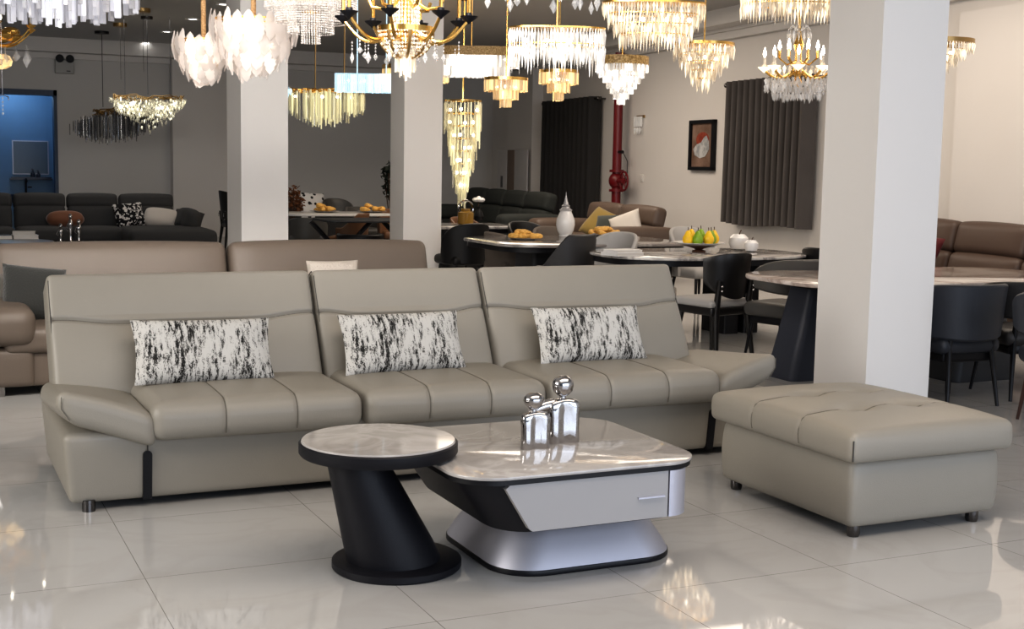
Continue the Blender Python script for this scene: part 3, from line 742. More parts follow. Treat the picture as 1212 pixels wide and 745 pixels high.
def sofa(label, loc, rz, mods, mt, depth=.95, seat=.43, back=.85, head=None, arm=(True, True), armh=.58, armw=.24, lean=14, armmt=None, group=None, legs=True, arm_in=0.0):
    """mods: module widths; faces -y; loc = middle of the front edge on the floor"""
    t = thing('sofa', label, 'sofa', loc, rz, group); w = sum(mods); x = -w / 2
    b = MB(); b.rbox(w + (armw if arm[0] else 0) * .6 + (armw if arm[1] else 0) * .6, depth - .08, seat - .20, .03, (10, 6, 3), c=(0, depth / 2, .06 + (seat - .20) / 2)); b.build('sofa_base', mt, t)
    L_ = Matrix.Rotation(radians(-lean), 4, 'X')
    for m_ in mods:
        xc = x + m_ / 2
        b = MB(); soft_box(b, m_ - .015, depth - .22, .17, (xc, (depth - .22) / 2, seat - .085), .05, .02); b.build('seat_cushion', mt, t)
        bh = back - seat + .06
        if head is None:
            b = MB(); soft_box(b, m_ - .015, .20, bh, (xc, depth - .20, seat - .06 + bh / 2), .06, .025, (10, 4, 10), L_); b.build('backrest', mt, t)
        else:
            lo = bh * (1 - head)
            b = MB(); soft_box(b, m_ - .015, .20, lo, (xc, depth - .21, seat - .06 + lo / 2), .06, .03, (10, 4, 8), L_); bo = b.build('backrest', mt, t)
            b = MB(); soft_box(b, m_ - .02, .19, bh * head + .02, (xc, depth - .17 + lo * .12, seat - .06 + lo + bh * head / 2), .06, .03, (10, 4, 8), L_); b.build('headrest', mt, t)
        x += m_
    for i, sx in ((0, -1), (1, 1)):
        if arm[i]:
            b = MB(); soft_box(b, armw, depth - .04, armh - .30, (sx * (w / 2 + armw / 2 - .02 - arm_in), depth / 2, .06 + (armh - .30) / 2), .04, .01)
            soft_box(b, armw + .08, depth - .02, .24, (sx * (w / 2 + armw / 2 + .01 - arm_in), depth / 2 - .05, armh - .11), .08, .02)
            b.build('armrest', armmt or mt, t)
    if legs:
        for sx in (-1, 1):
            for yy in (.08, depth - .10):
                b = MB(); b.box(sx * (w / 2 + .05) - .06, sx * (w / 2 + .05) + .06, yy - .02, yy + .02, 0, .075); b.build('leg', M['chrome'], t, smooth=0)
    return t
# taupe sofa straight behind the long one
aL, aM, aR = aty(-8, 295, 9.25).x, aty(273, 294, 9.25).x, aty(512, 292, 9.25).x
aM2 = aL - (aM - aL) * .06
t = sofa('taupe leather sofa behind the long sage sofa, with a broad plain back', (mid(aL, aR), 8.55, 0), 0, [aM - aL, aR - aM], M['taupe'], 1.02, .44, .90, None, (True, False), .55, .44, 17, arm_in=.17)
pillow((aty(36, 380, 8.80).x + .02, 8.84, .45), .40, .37, .16, mat('charcoal_plush', (.024, .025, .023), .95, bump=.5, bscale=90, sheen=.3), 'charcoal plush cushion leaning beside the taupe sofa armrest', 24, 8, 8, 'scatter_cushion', 'cushion', 'cushions on the taupe sofa')
pillow((aty(4, 366, 9.0).x, 9.06, .455), .36, .30, .13, mat('grey_plush', (.15, .14, .125), .95), 'grey cushion tucked behind the charcoal plush cushion', 24, 12, 0, 'scatter_cushion', 'cushion', 'cushions on the taupe sofa')
M['knit'] = mat('cream_knit', (.52, .47, .42), .95, bump=1.0, bscale=70)
a, c = aty(360, 312, 9.0), aty(421, 312, 9.0)
pillow((mid(a.x, c.x), 8.86, .45), c.x - a.x, a.z - .44 + .025, .15, M['knit'], 'cream chunky knit cushion peeking above the sage sofa back', 15, 0, 0, 'scatter_cushion', 'cushion', 'cushions on the taupe sofa')
# charcoal sectional at the far wall
xs = [aty(x, 231, 20.9).x for x in (-46, 14, 77, 138.5, 204)]; zt = aty(140, 231, 20.9).z
t = thing('sofa', 'charcoal fabric sectional sofa with a chaise standing before the far wall', 'sofa', (mid(xs[0], xs[-1]), 20.0, 0))
xc0 = mid(xs[0], xs[-1]); L_ = Matrix.Rotation(radians(-13), 4, 'X'); wdt = xs[-1] - xs[0]
b = MB(); b.rbox(wdt + .1, .95, .26, .03, (6, 4, 3), c=(0, .5, .19)); b.build('sofa_base', M['darkgrey'], t)
for k in range(4):
    m_ = xs[k + 1] - xs[k]; xc = mid(xs[k], xs[k + 1]) - xc0
    if k < 3:
        b = MB(); soft_box(b, m_ - .02, .75, .20, (xc, .37, .35), .06, .03); b.build('seat_cushion', M['darkgrey'], t)
    b = MB(); soft_box(b, m_ - .03, .2, .36, (xc, .78, .58), .06, .03, (10, 4, 8), L_); b.build('backrest', M['darkgrey'], t)
    b = MB(); soft_box(b, m_ - .02, .19, zt - .72, (xc, .84, .72 + (zt - .72) / 2), .05, .03, (10, 4, 8), L_); b.build('headrest', M['darkgrey'], t)
for sx in (-1.5, -.5, .5, 1.5):
    b = MB(); b.box(sx * wdt / 3.3 - .05, sx * wdt / 3.3 + .05, .12, .18, 0, .07); b.build('leg', M['blackmatt'], t, smooth=0)
m_ = xs[4] - xs[3]; xr = mid(xs[3], xs[4]) - xc0
b = MB(); soft_box(b, m_ + .42, 1.55, .24, (xr + .14, -.02, .34), .08, .03, (10, 12, 5)); b.build('chaise', M['darkgrey'], t)
b = MB(); b.rbox(m_ + .36, 1.45, .16, .02, (3, 3, 2), c=(xr + .14, -.02, .14)); b.build('chaise_base', M['darkgrey'], t)
b = MB(); soft_box(b, .22, .95, .32, (xr + m_ / 2 + .14, .45, .56), .09, .03, (5, 8, 6), Matrix.Rotation(radians(18), 4, 'Y')); b.build('armrest', M['darkgrey'], t)
CG = 'cushions on the charcoal sectional'
def cush(px, py, w, h, th, mt, lab, Yv, z, lean, rz, roll, g=CG, oval=0.0):
    p = aty(px, py, Yv); return pillow((p.x, Yv, z), w, h, th, mt, lab, lean, rz, roll, 'scatter_cushion', 'cushion', g, oval)
cush(78, 274, .58, .26, .22, mat('rust_brown_velvet', (.17, .065, .03), .8, sheen=.3), 'rust brown oval cushion on the charcoal sectional seat', 20.45, .46, 30, 0, 0, oval=.95)
cush(157, 276, .46, .40, .15, two_tone('black_white_scribble', (.012, .012, .014), (.62, .60, .58), (22, 22, 22), .53, .56, .9, 0, 2), 'black cushion with white scribble print on the charcoal chaise', 20.45, .46, 28, 6, -6)
cush(190, 275, .55, .34, .20, mat('cream_velvet', (.50, .46, .42), .85, sheen=.3), 'cream cushion beside the scribble print cushion on the chaise', 20.40, .45, 34, -6, 8, oval=.6)
cush(220, 276, .44, .34, .17, M['darkgrey'], 'dark grey cushion lying at the end of the charcoal chaise', 20.3, .44, 40, -12, 12)
# dark green recliner sofa and taupe sofa along the side wall
g1 = atz(615, 229, 1.03)
sofa('dark green fabric recliner sofa in the far corner before the dark curtain', (g1.x - .98, g1.y + .28, 0), WROT - pi / 2, [1.0, 1.0, 1.0, 1.0], M['darkgreen'], 1.0, .50, 1.05, .42, (True, True), .74, .28, 14, legs=False)
g2 = atz(742, 244, .95)
sofa('light brown leather sofa with rolled ends by the red pipe', (g2.x - .93, g2.y, 0), WROT - pi / 2, [1.15, 1.15], M['brownl'], 1.0, .52, .95, .5, (True, True), .70, .34, 12, legs=False)
SG = 'cushions on the light brown sofa by the red pipe'
SR = WROT - pi / 2
def side_cush(px, py, w, h, mt, lab, off=.55, lean=35, roll=0, rz=0):
    p = atx(px, py, g2.x - .62)
    return pillow((p.x, p.y, .53), w, h, .15, mt, lab, lean, math.degrees(SR) + rz, roll, 'scatter_cushion', 'cushion', SG)
side_cush(697, 270, .52, .46, mat('mustard_velvet', (.22, .145, .018), .8, sheen=.3), 'mustard yellow cushion on the light brown sofa', lean=38, roll=18, rz=25)
side_cush(722, 272, .56, .36, mat('bottle_green_velvet', (.016, .024, .018), .7, sheen=.3), 'bottle green cushion on the light brown sofa', lean=30, roll=-4, rz=35)
side_cush(745, 271, .44, .42, mat('ivory_cushion', (.62, .58, .53), .9), 'ivory cushion tilted on its corner on the light brown sofa', lean=25, roll=-24, rz=40)
# chestnut sofa beyond the marble table
g3 = atz(1170, 265, 1.0)
sofa('chestnut leather sofa beyond the big marble dining table', (g3.x - .93, g3.y - .1, 0), WROT - pi / 2, [1.05, 1.05, 1.05], M['brown2'], 1.0, .44, .985, .5, (True, True), .60, .30, 12, legs=False)
p = atx(1108, 305, g3.x - .66)
pillow((p.x, p.y + .36, .455), .42, .46, .15, mat('dark_red_velvet', (.085, .005, .007), .8, sheen=.1), 'dark red cushion on the chestnut leather sofa', 25, math.degrees(SR) + 20, 8, 'scatter_cushion', 'cushion')
# ------------------------------------------------------------------ dining chairs
M['greyl'] = leather('grey_leatherette', (.075, .072, .068)); M['dgreyl'] = leather('dark_grey_leatherette', (.032, .031, .032))
M['bluegrey'] = leather('blue_grey_leatherette', (.034, .038, .048)); M['lightgrey'] = mat('light_grey_fabric', (.36, .35, .34), .85, bump=.2, bscale=250)
M['blackl'] = leather('black_leatherette', (.005, .005, .006)); M['taupef'] = mat('taupe_fabric', (.15, .125, .105), .85, bump=.2, bscale=250)
M['tan'] = leather('tan_leatherette', (.15, .075, .038)); M['walnut'] = mat('dark_walnut', (.045, .020, .014), .4, var=.3, vscale=8)
M['blackwood'] = mat('black_stained_wood', (.010, .009, .009), .35, var=.4, vscale=14)
def shell(b, Rx, Ry, T, th, zb, zt, flare=.06, n=30, cy=0.0):
    rings = []
    for k in range(n + 1):
        a = -T + 2 * T * k / n; z0, z1 = zb(a / T), zt(a / T); loop = []
        def pt(off, z):
            f = 1 + flare * (z - .45) / .35
            return ((Rx * f + off) * sin(a), cy + (Ry * f + off) * cos(a), z)
        m_ = 5
        for j in range(m_ + 1): loop.append(pt(th, z0 + .015 + (z1 - z0 - .03) * j / m_))
        loop += [pt(th * .8, z1 - .004), pt(th * .5, z1), pt(th * .2, z1 - .004)]
        for j in range(m_, -1, -1): loop.append(pt(0, z0 + .015 + (z1 - z0 - .03) * j / m_))
        loop += [pt(th * .3, z0), pt(th * .7, z0)]
        rings.append(loop)
    return b.loft(rings, True, True)
def chair(name, label, loc, rz, sm, bm_, lm, style='barrel', group=None, back=.80, seat=.47, gap=.07):
    """faces -y at rz = 0"""
    t = thing(name, label, 'chair', (loc[0], loc[1], 0), radians(rz), group); CHS.append(t)
    b = MB(); hs = .06 if style == 'bent' else .11; soft_box(b, .48, .48, hs, (0, -.02, seat - hs / 2), .03 if style == 'bent' else .05, .012, (8, 8, 4)); b.build('seat', sm, t)
    b = MB()
    if style == 'barrel':
        shell(b, .245, .235, radians(112), .045, lambda u: seat - .10, lambda u: back - (back - seat - .13) * min(1, max(0, abs(u) - .42) ** 1.0 * 2.4), .10)
    elif style == 'wrap':                                    # low padded band that floats above the seat
        shell(b, .27, .25, radians(105), .05, lambda u: seat + gap + .05 * u * u, lambda u: back - .10 * u * u * u * u, .12)
    elif style == 'round':
        shell(b, .24, .235, radians(95), .04, lambda u: seat - .10, lambda u: seat + .02 + (back - seat - .02) * sqrt(max(0, 1 - (abs(u)) ** 2.6)), .10)
    else:                                                    # bentwood panel
        shell(b, .235, .235, radians(64), .016, lambda u: seat + .01 + .13 * u * u, lambda u: back - .05 * u * u, .14)
    b.build('backrest', bm_, t)
    if style in ('bent', 'wrap'):
        b = MB(); fw_ = .46 if style == 'bent' else .40; b.rbox(fw_, fw_, .07, .02, (3, 3, 2), c=(0, -.015, seat - (.085 if style == 'bent' else .13))); b.build('seat_frame', lm, t)
    top = seat - .09
    for sx in (-1, 1):
        for sy in (-1, 1):
            b = MB()
            if style in ('bent', 'wrap') and sy == 1:
                b.tube([(sx * .17, .235 if style == 'bent' else .22, seat + .16), (sx * .17, .20, top), (sx * .20, .25, .0)], [.022, .030, .017] if style == 'bent' else [.014, .020, .012], 10)
            else: b.tube([(sx * .17, sy * .17 - .02, top), (sx * .215, sy * .22 - .02, 0)], [.027, .016] if style == 'bent' else [.018, .010], 10)
            b.build('leg', lm, t)
    if style == 'bent':
        b = MB()
        for sx in (-1, 1):
            for z in (.55, .585): b.sphere((sx * .17, .262, z), .010, 8, 6)
        b.build('screw_cap', M['chrome'], t)
    return t
CHS = []
G1, G2, G3, G4 = 'chairs at the pear bowl table', 'chairs at the white vase table', 'chairs at the big marble table', 'chairs of the far dining sets'
def top(px, py, z=.8): return atz(px, py, z)
def place(px, py, z, dx=0, dy=0): p = atz(px, py, z); return (p.x + dx, p.y + dy)
# -- pear-bowl table
chair('dining_chair', 'black bentwood dining chair with a light grey seat pad before the pear bowl table', place(843, 421, 0, 0, .0), -170, M['lightgrey'], M['blackwood'], M['blackwood'], 'bent', G1, .85)
chair('dining_chair', 'dark grey dining chair with a padded band back between two marble tables', place(930, 432, 0, 0, 0), -165, M['greyl'], M['greyl'], M['black'], 'wrap', G1, .83)
chair('dining_chair', 'black dining chair half hidden by the white pillar at the pear bowl table', place(968, 295, .8, .1, -.1), 100, M['blackl'], M['blackl'], M['black'], 'round', G1, .82)
chair('dining_chair', 'light grey dining chair with a pale seat beyond the pear bowl', place(797, 281, .78, .2, -.05), 8, M['lightgrey'], M['lightgrey'], M['black'], 'round', G1, .88)
chair('dining_chair', 'light grey round-back dining chair at the end of the table with books', place(729, 282, .8, -.2, -.1), -70, M['lightgrey'], M['lightgrey'], M['black'], 'round', G1, .88)
# -- white-vase table
chair('dining_chair', 'dark grey wing-sided dining chair with its back beside the table of books', place(690, 393, 0, 0, 0), -150, M['dgreyl'], M['dgreyl'], M['black'], 'barrel', G2, .89)
chair('dining_chair', 'black round-back dining chair closest to the middle pillar', place(553, 264, .82, -.16, -.25), -170, M['blackl'], M['blackl'], M['black'], 'round', G2, .84)
chair('dining_chair', 'taupe dining chair between the black chair and the croissant plate', place(591, 273, .78, .05, -.2), 95, M['taupef'], M['taupef'], M['black'], 'round', G2, .78)
chair('dining_chair', 'black round-back dining chair beyond the croissant plate', place(622, 262, .82, .0, -.2), 14, M['blackl'], M['blackl'], M['black'], 'round', G2, .82)
chair('dining_chair', 'taupe dining chair beyond the table beside the white vase', place(652, 268, .80, .0, -.2), 6, M['taupef'], M['taupef'], M['black'], 'round', G2, .80)
# -- big marble table behind the white pillar
chair('dining_chair', 'blue grey dining chair with slim black legs beside the white pillar', place(1102, 476, 0, .0, .0), 176, M['bluegrey'], M['bluegrey'], M['black'], 'wrap', G3, .80, .45, -.02)
chair('dining_chair', 'dark grey dining chair tucked under the big marble table behind the walnut-legged one', place(1190, 458, 0, .0, 0), 165, M['dgreyl'], M['dgreyl'], M['black'], 'wrap', G3, .80)
chair('dining_chair', 'blue grey dining chair with dark walnut legs cut by the edge of view', place(1262, 507, 0, 0, 0), 150, M['bluegrey'], M['bluegrey'], M['walnut'], 'wrap', G3, .84)
# -- far dining sets between the pillars
chair('dining_chair', 'grey dining chair carrying the spotted cushion at the white table', place(356, 240, .8, .0, -.1), -40, M['greyl'], M['greyl'], M['black'], 'round', G4, .86)
chair('dining_chair', 'grey round-back dining chair beyond the white table', place(392, 239, .82, .1, -.2), 10, M['greyl'], M['greyl'], M['black'], 'round', G4, .88)
chair('dining_chair', 'grey dining chair pulled up before the white table', place(371, 290, .1, .0, .3), 160, M['greyl'], M['greyl'], M['black'], 'round', G4, .72)
chair('dining_chair', 'tan leather dining chair at the end of the white table', place(408, 252, .8, -.0, -.15), -120, M['tan'], M['tan'], M['black'], 'barrel', G4, .80)
chair('dining_chair', 'tan leather dining chair half hidden by the middle pillar', place(456, 248, .8, .05, -.1), -10, M['tan'], M['tan'], M['black'], 'barrel', G4, .80)
chair('dining_chair', 'grey dining chair between the two tan dining chairs', place(428, 245, .8, .0, -.1), 5, M['greyl'], M['greyl'], M['black'], 'barrel', G4, .80)
chair('dining_chair', 'black dining chair tucked under the dark dining table', place(432, 283, .46, .0, .2), 172, M['blackl'], M['blackl'], M['black'], 'barrel', G4, .60)
chair('dining_chair', 'slim black dining chair standing alone by the far wall', (lambda p: (p.x, p.y))(aty(280, 280, 22.3)), 92, M['blackl'], M['blackwood'], M['blackwood'], 'bent', G4, .98)
chair('dining_chair', 'brown dining chair at the white table behind the amber bottle', place(541, 255, .8, .0, -.2), 30, M['tan'], M['tan'], M['black'], 'round', G4, .78)

for i_, (x_, y_) in {1: (6.23, 8.28), 3: (7.55, 11.62), 4: (6.02, 10.85), 5: (5.45, 10.64), 2: (7.58, 9.4), 10: (6.21, 6.5), 11: (6.86, 6.52), 15: (5.13, 17.93), 17: (6.75, 18.72), 16: (5.56, 17.42), 19: (5.21, 15.80), 21: (7.0, 16.4)}.items():
    CHS[i_].location = (x_, y_, 0)
# ------------------------------------------------------------------ dining tables
M['marbleW'] = marble('white_marble', (.50, .48, .46), (.16, .15, .15), 2.2, .08, .8); M['marbleB'] = marble('brown_grey_marble', (.74, .67, .62), (.24, .16, .13), 1.6, .08, .7)
M['marbleD'] = marble('grey_marble', (.22, .20, .19), (.42, .40, .38), 2.0, .08, .7); M['whitetop'] = mat('white_stone_top', (.62, .60, .57), .15)
M['navy'] = mat('blue_grey_lacquer', (.034, .039, .056), .5, var=.08); M['slate'] = mat('slate_lacquer', (.026, .027, .030), .5, var=.1)
def table(label, loc, outline, ht, tm, th=.035, rim=True, rz=0.0, group=None, bevel=.01):
    t = thing('dining_table', label, 'table', (loc[0], loc[1], 0), rz, group)
    b = MB(); b.prism(outline, ht - th, ht, inset=bevel); b.build('table_top', tm, t, smooth=40)
    if rim:
        b = MB(); b.prism([(x * .97, y * .95) for x, y in outline], ht - th - .05, ht - th + .002); b.build('apron', M['black'], t, smooth=40)
    return t
def slab_leg(t, cx, cy, bw, bd, tw, td, ht, mt, name='pedestal', sx=0):
    b = MB(); rr = []
    for z, f, sh in ((0, .96, 0), (.02, 1.0, 0), (.5 * ht, .5, .5), (ht, 0, 1)):
        w = (tw + (bw - tw) * f) / 2; d = (td + (bd - td) * f) / 2
        rr.append([(cx + x + sx * sh, cy + y, z) for x, y in rrect(-w, w, -d, d, min(w, d) * .35, 6)])
    b.loft(rr); b.build(name, mt, t, smooth=40)
# big marble table
t = table('big brown marble dining table passing behind the white pillar', (6.68, 7.40), rrect(-1.26, 1.26, -.63, .60, .42, 10), .75, M['marbleB'], .03, False)
q = atz(944, 450, 0); slab_leg(t, q.x + .25 - 6.68, q.y + .10 - 7.40, .72, .34, .36, .26, .72, M['navy'])
q = atz(1152, 450, 0); slab_leg(t, q.x + .05 - 6.68, q.y + .10 - 7.40, .60, .36, .34, .28, .72, M['slate'])
b = MB(); b.prism(rrect(-1.0, 1.0, -.40, .38, .2), .68, .722); b.build('apron', M['black'], t)
# pear-bowl table
t = table('white veined marble dining table with the bowl of pears', (6.42, 9.86), ellipse(1.0, .64, 56, 2.7), .75, M['marbleW'], .025)
for px in (877, 912):
    q = atz(px, 398, 0); slab_leg(t, min(.62, q.x + .0 - 6.42), q.y + .35 - 9.86 + (.1 if px > 900 else 0), .16, .40, .16, .40, .70, M['black'])
slab_leg(t, -.5, .0, .16, .5, .16, .5, .70, M['black'])
# white-vase table
t = table('grey marble dining table with croissant plates and the white vase', (6.20, 11.85), rrect(-1.06, 1.06, -.78, .72, .40, 10), .75, M['marbleD'], .03)
slab_leg(t, -.35, .1, .40, .5, .34, .45, .68, M['slate']); slab_leg(t, .5, .1, .40, .5, .34, .45, .68, M['slate'])
# tables further back
p = atz(400, 253, .75); t = table('white-topped dining table with bread plates between the two pillars', (p.x + .05, p.y + .35), rrect(-.80, .80, -.48, .48, .2), .75, M['whitetop'], .035, False)
slab_leg(t, 0, 0, .5, .4, .5, .4, .72, M['slate'])
p = atz(440, 261, .75); t = table('dark dining table on crossed black legs next to the middle pillar', (p.x + .20, p.y + .38), rrect(-.78, .80, -.45, .45, .1), .75, M['slate'], .03, False)
for s in (-1, 1):
    for e in (-.5, .5):
        b = MB(); b.tube([(e - s * .38, s * .1, .72), (e + s * .30, s * .1, 0)], .032, 8); b.build('leg', M['black'], t)
p = atz(562, 268, .75); t = table('white marble dining table behind the black round-back chair', (p.x, p.y + .42), rrect(-.85, .62, -.45, .45, .2), .75, M['marbleW'], .035)
slab_leg(t, 0, 0, .5, .4, .5, .4, .70, M['slate'])
# low tables before the charcoal sectional
M['greystone'] = mat('grey_stone', (.16, .155, .15), .3)
p = atz(18, 286, .46); t = thing('coffee_table', 'round grey coffee table with books before the charcoal sectional', 'table', (p.x, p.y + .1, 0))
b = MB(); b.lathe([(.40, .40), (.46, .415), (.47, .44), (.45, .46), (.01, .46)], 40); b.build('table_top', M['greystone'], t)
b = MB(); b.lathe([(.24, 0), (.22, .04), (.17, .25), (.20, .41)], 28); b.build('pedestal', M['slate'], t)
RT = Vector((p.x, p.y + .1, .46))
p = atz(88, 290.5, .40); t = thing('coffee_table', 'low rectangular dark coffee table with silver figurines before the sectional', 'table', (p.x, p.y + .25, 0))
b = MB(); b.prism(rrect(-.46, .46, -.30, .30, .05), .36, .40, inset=.006); b.build('table_top', M['slate'], t)
b = MB(); b.prism(rrect(-.40, .40, -.25, .25, .04), 0, .36); b.build('table_body', M['black'], t)
QT = Vector((p.x, p.y + .25, .40))

# ------------------------------------------------------------------ things on the tables
# white bottle-vase
M['porcelain'] = mat('white_porcelain', (.68, .67, .66), .25, var=.03, bump=.15, bscale=40, coat=.3)
M['pewter'] = mat('pale_pewter', (.42, .42, .43), .3, metal=.5)
p = atz(669, 280, .75); t = thing('lidded_vase', 'tall white porcelain vase with a spired silver lid on the grey marble table', 'vase', p)
k = .44 / .50
b = MB(); b.lathe([(r * k, z * k) for r, z in ((.075, 0), (.080, .012), (.072, .02), (.10, .07), (.115, .14), (.112, .20), (.085, .27), (.07, .30), (.074, .315))], 32); b.build('vase_body', M['porcelain'], t)
b = MB(); b.lathe([(r * k, z * k) for r, z in ((.076, .315), (.078, .325), (.06, .335), (.045, .36), (.052, .372), (.034, .385), (.030, .41), (.022, .42), (.018, .45), (.008, .49), (.002, .54))], 24); b.build('lid', M['pewter'], t)
# croissant plates
M['plate'] = mat('stoneware_plate', (.42, .39, .37), .2); M['pastry'] = mat('golden_pastry', (.72, .40, .10), .6, var=.45, vscale=40, bump=.4, bscale=80)
def croissant(loc, rz, s, lab, g):
    b = MB(); pts, rr = [], []
    for i in range(17):
        f = i / 16; a = radians(-100 + 200 * f); pts.append((.062 * sin(a), .05 * cos(a), .022 + .006 * sin(f * pi))); rr.append((.006 + .024 * sin(f * pi)) * (1 + .10 * sin(f * 44)))
    b.tube([(x * s, y * s, z * s) for x, y, z in pts], [r * s for r in rr], 10)
    o = b.build('croissant', M['pastry'], loc=loc, rot=rz); return tag(o, lab, 'pastry', g)
def pastry_plate(px, py, n, where, z=.75, s=1.0):
    p = atz(px, py, z); t = thing('plate', 'stoneware plate of croissants ' + where, 'plate', p)
    b = MB(); b.lathe([(.09 * s, 0), (.10 * s, .006), (.165 * s, .018), (.17 * s, .022), (.10 * s, .012), (.01, .010)], 36); b.build('plate_dish', M['plate'], t)
    for i in range(n):
        lo_ = i < n * .62; a = 2 * pi * i / max(1, int(n * .62)) + (.5 if lo_ else .9); r = (.10 if lo_ else .045) * s
        croissant((p.x + r * cos(a), p.y + r * sin(a), p.z + (.014 if lo_ else .050 * s)), U(0, 6), s, 'golden croissant heaped on the plate ' + where, 'croissants ' + where)
pastry_plate(622, 284, 9, 'near the black dining chairs', s=1.0); pastry_plate(715, 279.5, 9, 'beside the white vase', s=1.0)
pastry_plate(384, 251.5, 4, 'on the white-topped far table', s=1.3); pastry_plate(441, 251.5, 4, 'next to the middle pillar', s=1.3)
# pear bowl
M['pearY'] = mat('yellow_pear', (.80, .50, .02), .4, var=.15, vscale=20); M['pearG'] = mat('green_pear', (.20, .34, .02), .4, var=.15, vscale=20); M['stem'] = mat('pear_stem', (.06, .03, .015), .7)
M['bowl'] = mat('dark_wood_bowl', (.10, .045, .028), .35)
p = atz(827, 298, .75); t = thing('fruit_bowl', 'footed dark wooden fruit bowl with a wide white rim holding pears', 'bowl', p)
b = MB(); b.lathe([(.06, 0), (.065, .01), (.03, .02), (.05, .03), (.16, .06), (.17, .066), (.15, .06), (.01, .045)], 32); b.build('bowl_dish', M['bowl'], t)
b = MB(); b.lathe([(.16, .062), (.235, .082), (.237, .086), (.16, .068)], 32, cap=False); b.build('rim', M['porcelain'], t)
for i, (dx, dy, c, dz_) in enumerate(((-.115, -.02, 'Y', 0), (-.055, -.075, 'G', 0), (.045, -.075, 'Y', 0), (.105, -.01, 'G', 0), (.155, .03, 'Y', .0), (-.04, .06, 'Y', .01), (.05, .06, 'G', .01))):
    q = thing('pear', ('yellow pear' if c == 'Y' else 'green pear') + (' at the front of the fruit bowl' if dy < -.05 else ' heaped at the back of the fruit bowl' if dy > .05 else ' resting on the rim of the fruit bowl'), 'fruit', (p.x + dx * 1.15, p.y + dy * 1.0, p.z + .062 + dz_), U(0, 6), 'pears in the fruit bowl')
    b = MB(); b.lathe([(r_ * 1.15, z_ * 1.15) for r_, z_ in ((.002, 0), (.03, .006), (.044, .035), (.041, .06), (.027, .085), (.018, .105), (.006, .114))], 18); b.build('pear_body', M['pear' + c], q)
    b = MB(); b.tube([(0, 0, .127), (.004, .003, .16)], .004, 6); b.build('stem', M['stem'], q)
# apple ornaments
for px, py, s, lab in ((874, 296, .095, 'larger white ceramic apple ornament with a dark stem'), (889, 298, .068, 'smaller white ceramic apple ornament before the larger one')):
    p = atz(px, py, .75); q = thing('apple_ornament', lab, 'ornament', p, 0, 'white apple ornaments')
    b = MB(); b.lathe([(.3 * s, 0), (.75 * s, .12 * s), (1.0 * s, .7 * s), (.92 * s, 1.2 * s), (.55 * s, 1.55 * s), (.15 * s, 1.48 * s), (.01 * s, 1.35 * s)], 24); b.build('apple_body', M['porcelain'], q)
    b = MB(); b.tube([(0, 0, 1.35 * s), (.1 * s, 0, 1.7 * s), (.25 * s, 0, 1.95 * s)], .06 * s, 6); b.build('stem', M['stem'], q)
# books
M['paper'] = mat('book_pages', (.60, .57, .53), .8); M['cover'] = mat('white_cover', (.62, .61, .60), .5); M['coverd'] = mat('black_cover', (.02, .02, .022), .5)
def book(loc, w, d, h, rz, mt, lab, g):
    t = thing('book', lab, 'book', loc, radians(rz), g)
    b = MB(); b.box(-w / 2, w / 2, -d / 2, d / 2, 0, .003); b.box(-w / 2, w / 2, -d / 2, d / 2, h - .003, h); b.box(-w / 2, -w / 2 + .004, -d / 2, d / 2, .003, h - .003); b.build('cover', mt, t, smooth=0)
    b = MB(); b.box(-w / 2 + .004, w / 2 - .006, -d / 2 + .005, d / 2 - .005, .0035, h - .0035); b.build('page_block', M['paper'], t, smooth=0)
p = atz(741, 303, .75); BG = 'books on the white marble table'
book((p.x, p.y + .06, .75), .30, .22, .028, 10, M['cover'], 'white book lying under another at the end of the marble table', BG)
book((p.x + .01, p.y + .07, .778), .27, .20, .022, 6, M['cover'], 'white book lying on top of another on the marble table', BG)
p = atz(22, 283, .46); BG = 'books on the round grey coffee table'
book((p.x + .08, p.y + .04, .46), .30, .22, .05, 4, M['cover'], 'thick white book at the bottom of the pile on the round coffee table', BG)
book((p.x + .07, p.y + .04, .51), .27, .20, .045, -6, M['paper'], 'white book on top of the pile on the round coffee table', BG)
book((p.x - .18, p.y + .0, .46), .18, .22, .05, 8, M['coverd'], 'black book beside the white books on the round coffee table', BG)
# silver figurines and cups on the rectangular coffee table
for i, (dx, h, lab) in enumerate(((-.12, .26, 'short silver figurine on the low dark coffee table'), (0, .40, 'tallest silver figurine on the low dark coffee table'), (.10, .32, 'middle-height silver figurine on the low dark coffee table'))):
    t = thing('figurine', lab, 'figurine', QT + Vector((dx - .02, -.05, 0)), 0, 'silver figurines on the low table')
    b = MB(); b.lathe([(.035, 0), (.03, .012), (.014, .05), (.018, h * .4), (.032, h * .62), (.026, h * .72), (.010, h * .8)], 16); b.build('body', M['chrome'], t)
    b = MB(); b.sphere((0, 0, h * .88), (.024, .024, .034), 14, 10); b.build('head', M['chrome'], t)
    b = MB(); b.tube([(-.03, 0, h * .66), (-.05, -.01, h * .5), (-.03, -.03, h * .42)], .008, 6); b.build('arm', M['chrome'], t)
for i in range(6):
    x = -.38 + .15 * i
    t = thing('tea_cup', 'small dark cup in the row along the low dark coffee table', 'cup', QT + Vector((x, -.22, 0)), 0, 'dark cups on the low table')
    b = MB(); b.lathe([(.022, 0), (.026, .004), (.038, .05), (.040, .055), (.034, .05), (.02, .008), (.002, .008)], 16); b.build('cup_body', M['black'], t)
    b = MB(); b.tube([(.036, 0, .045), (.056, 0, .04), (.054, 0, .018), (.030, 0, .015)], .005, 6); b.build('handle', M['chrome'], t)
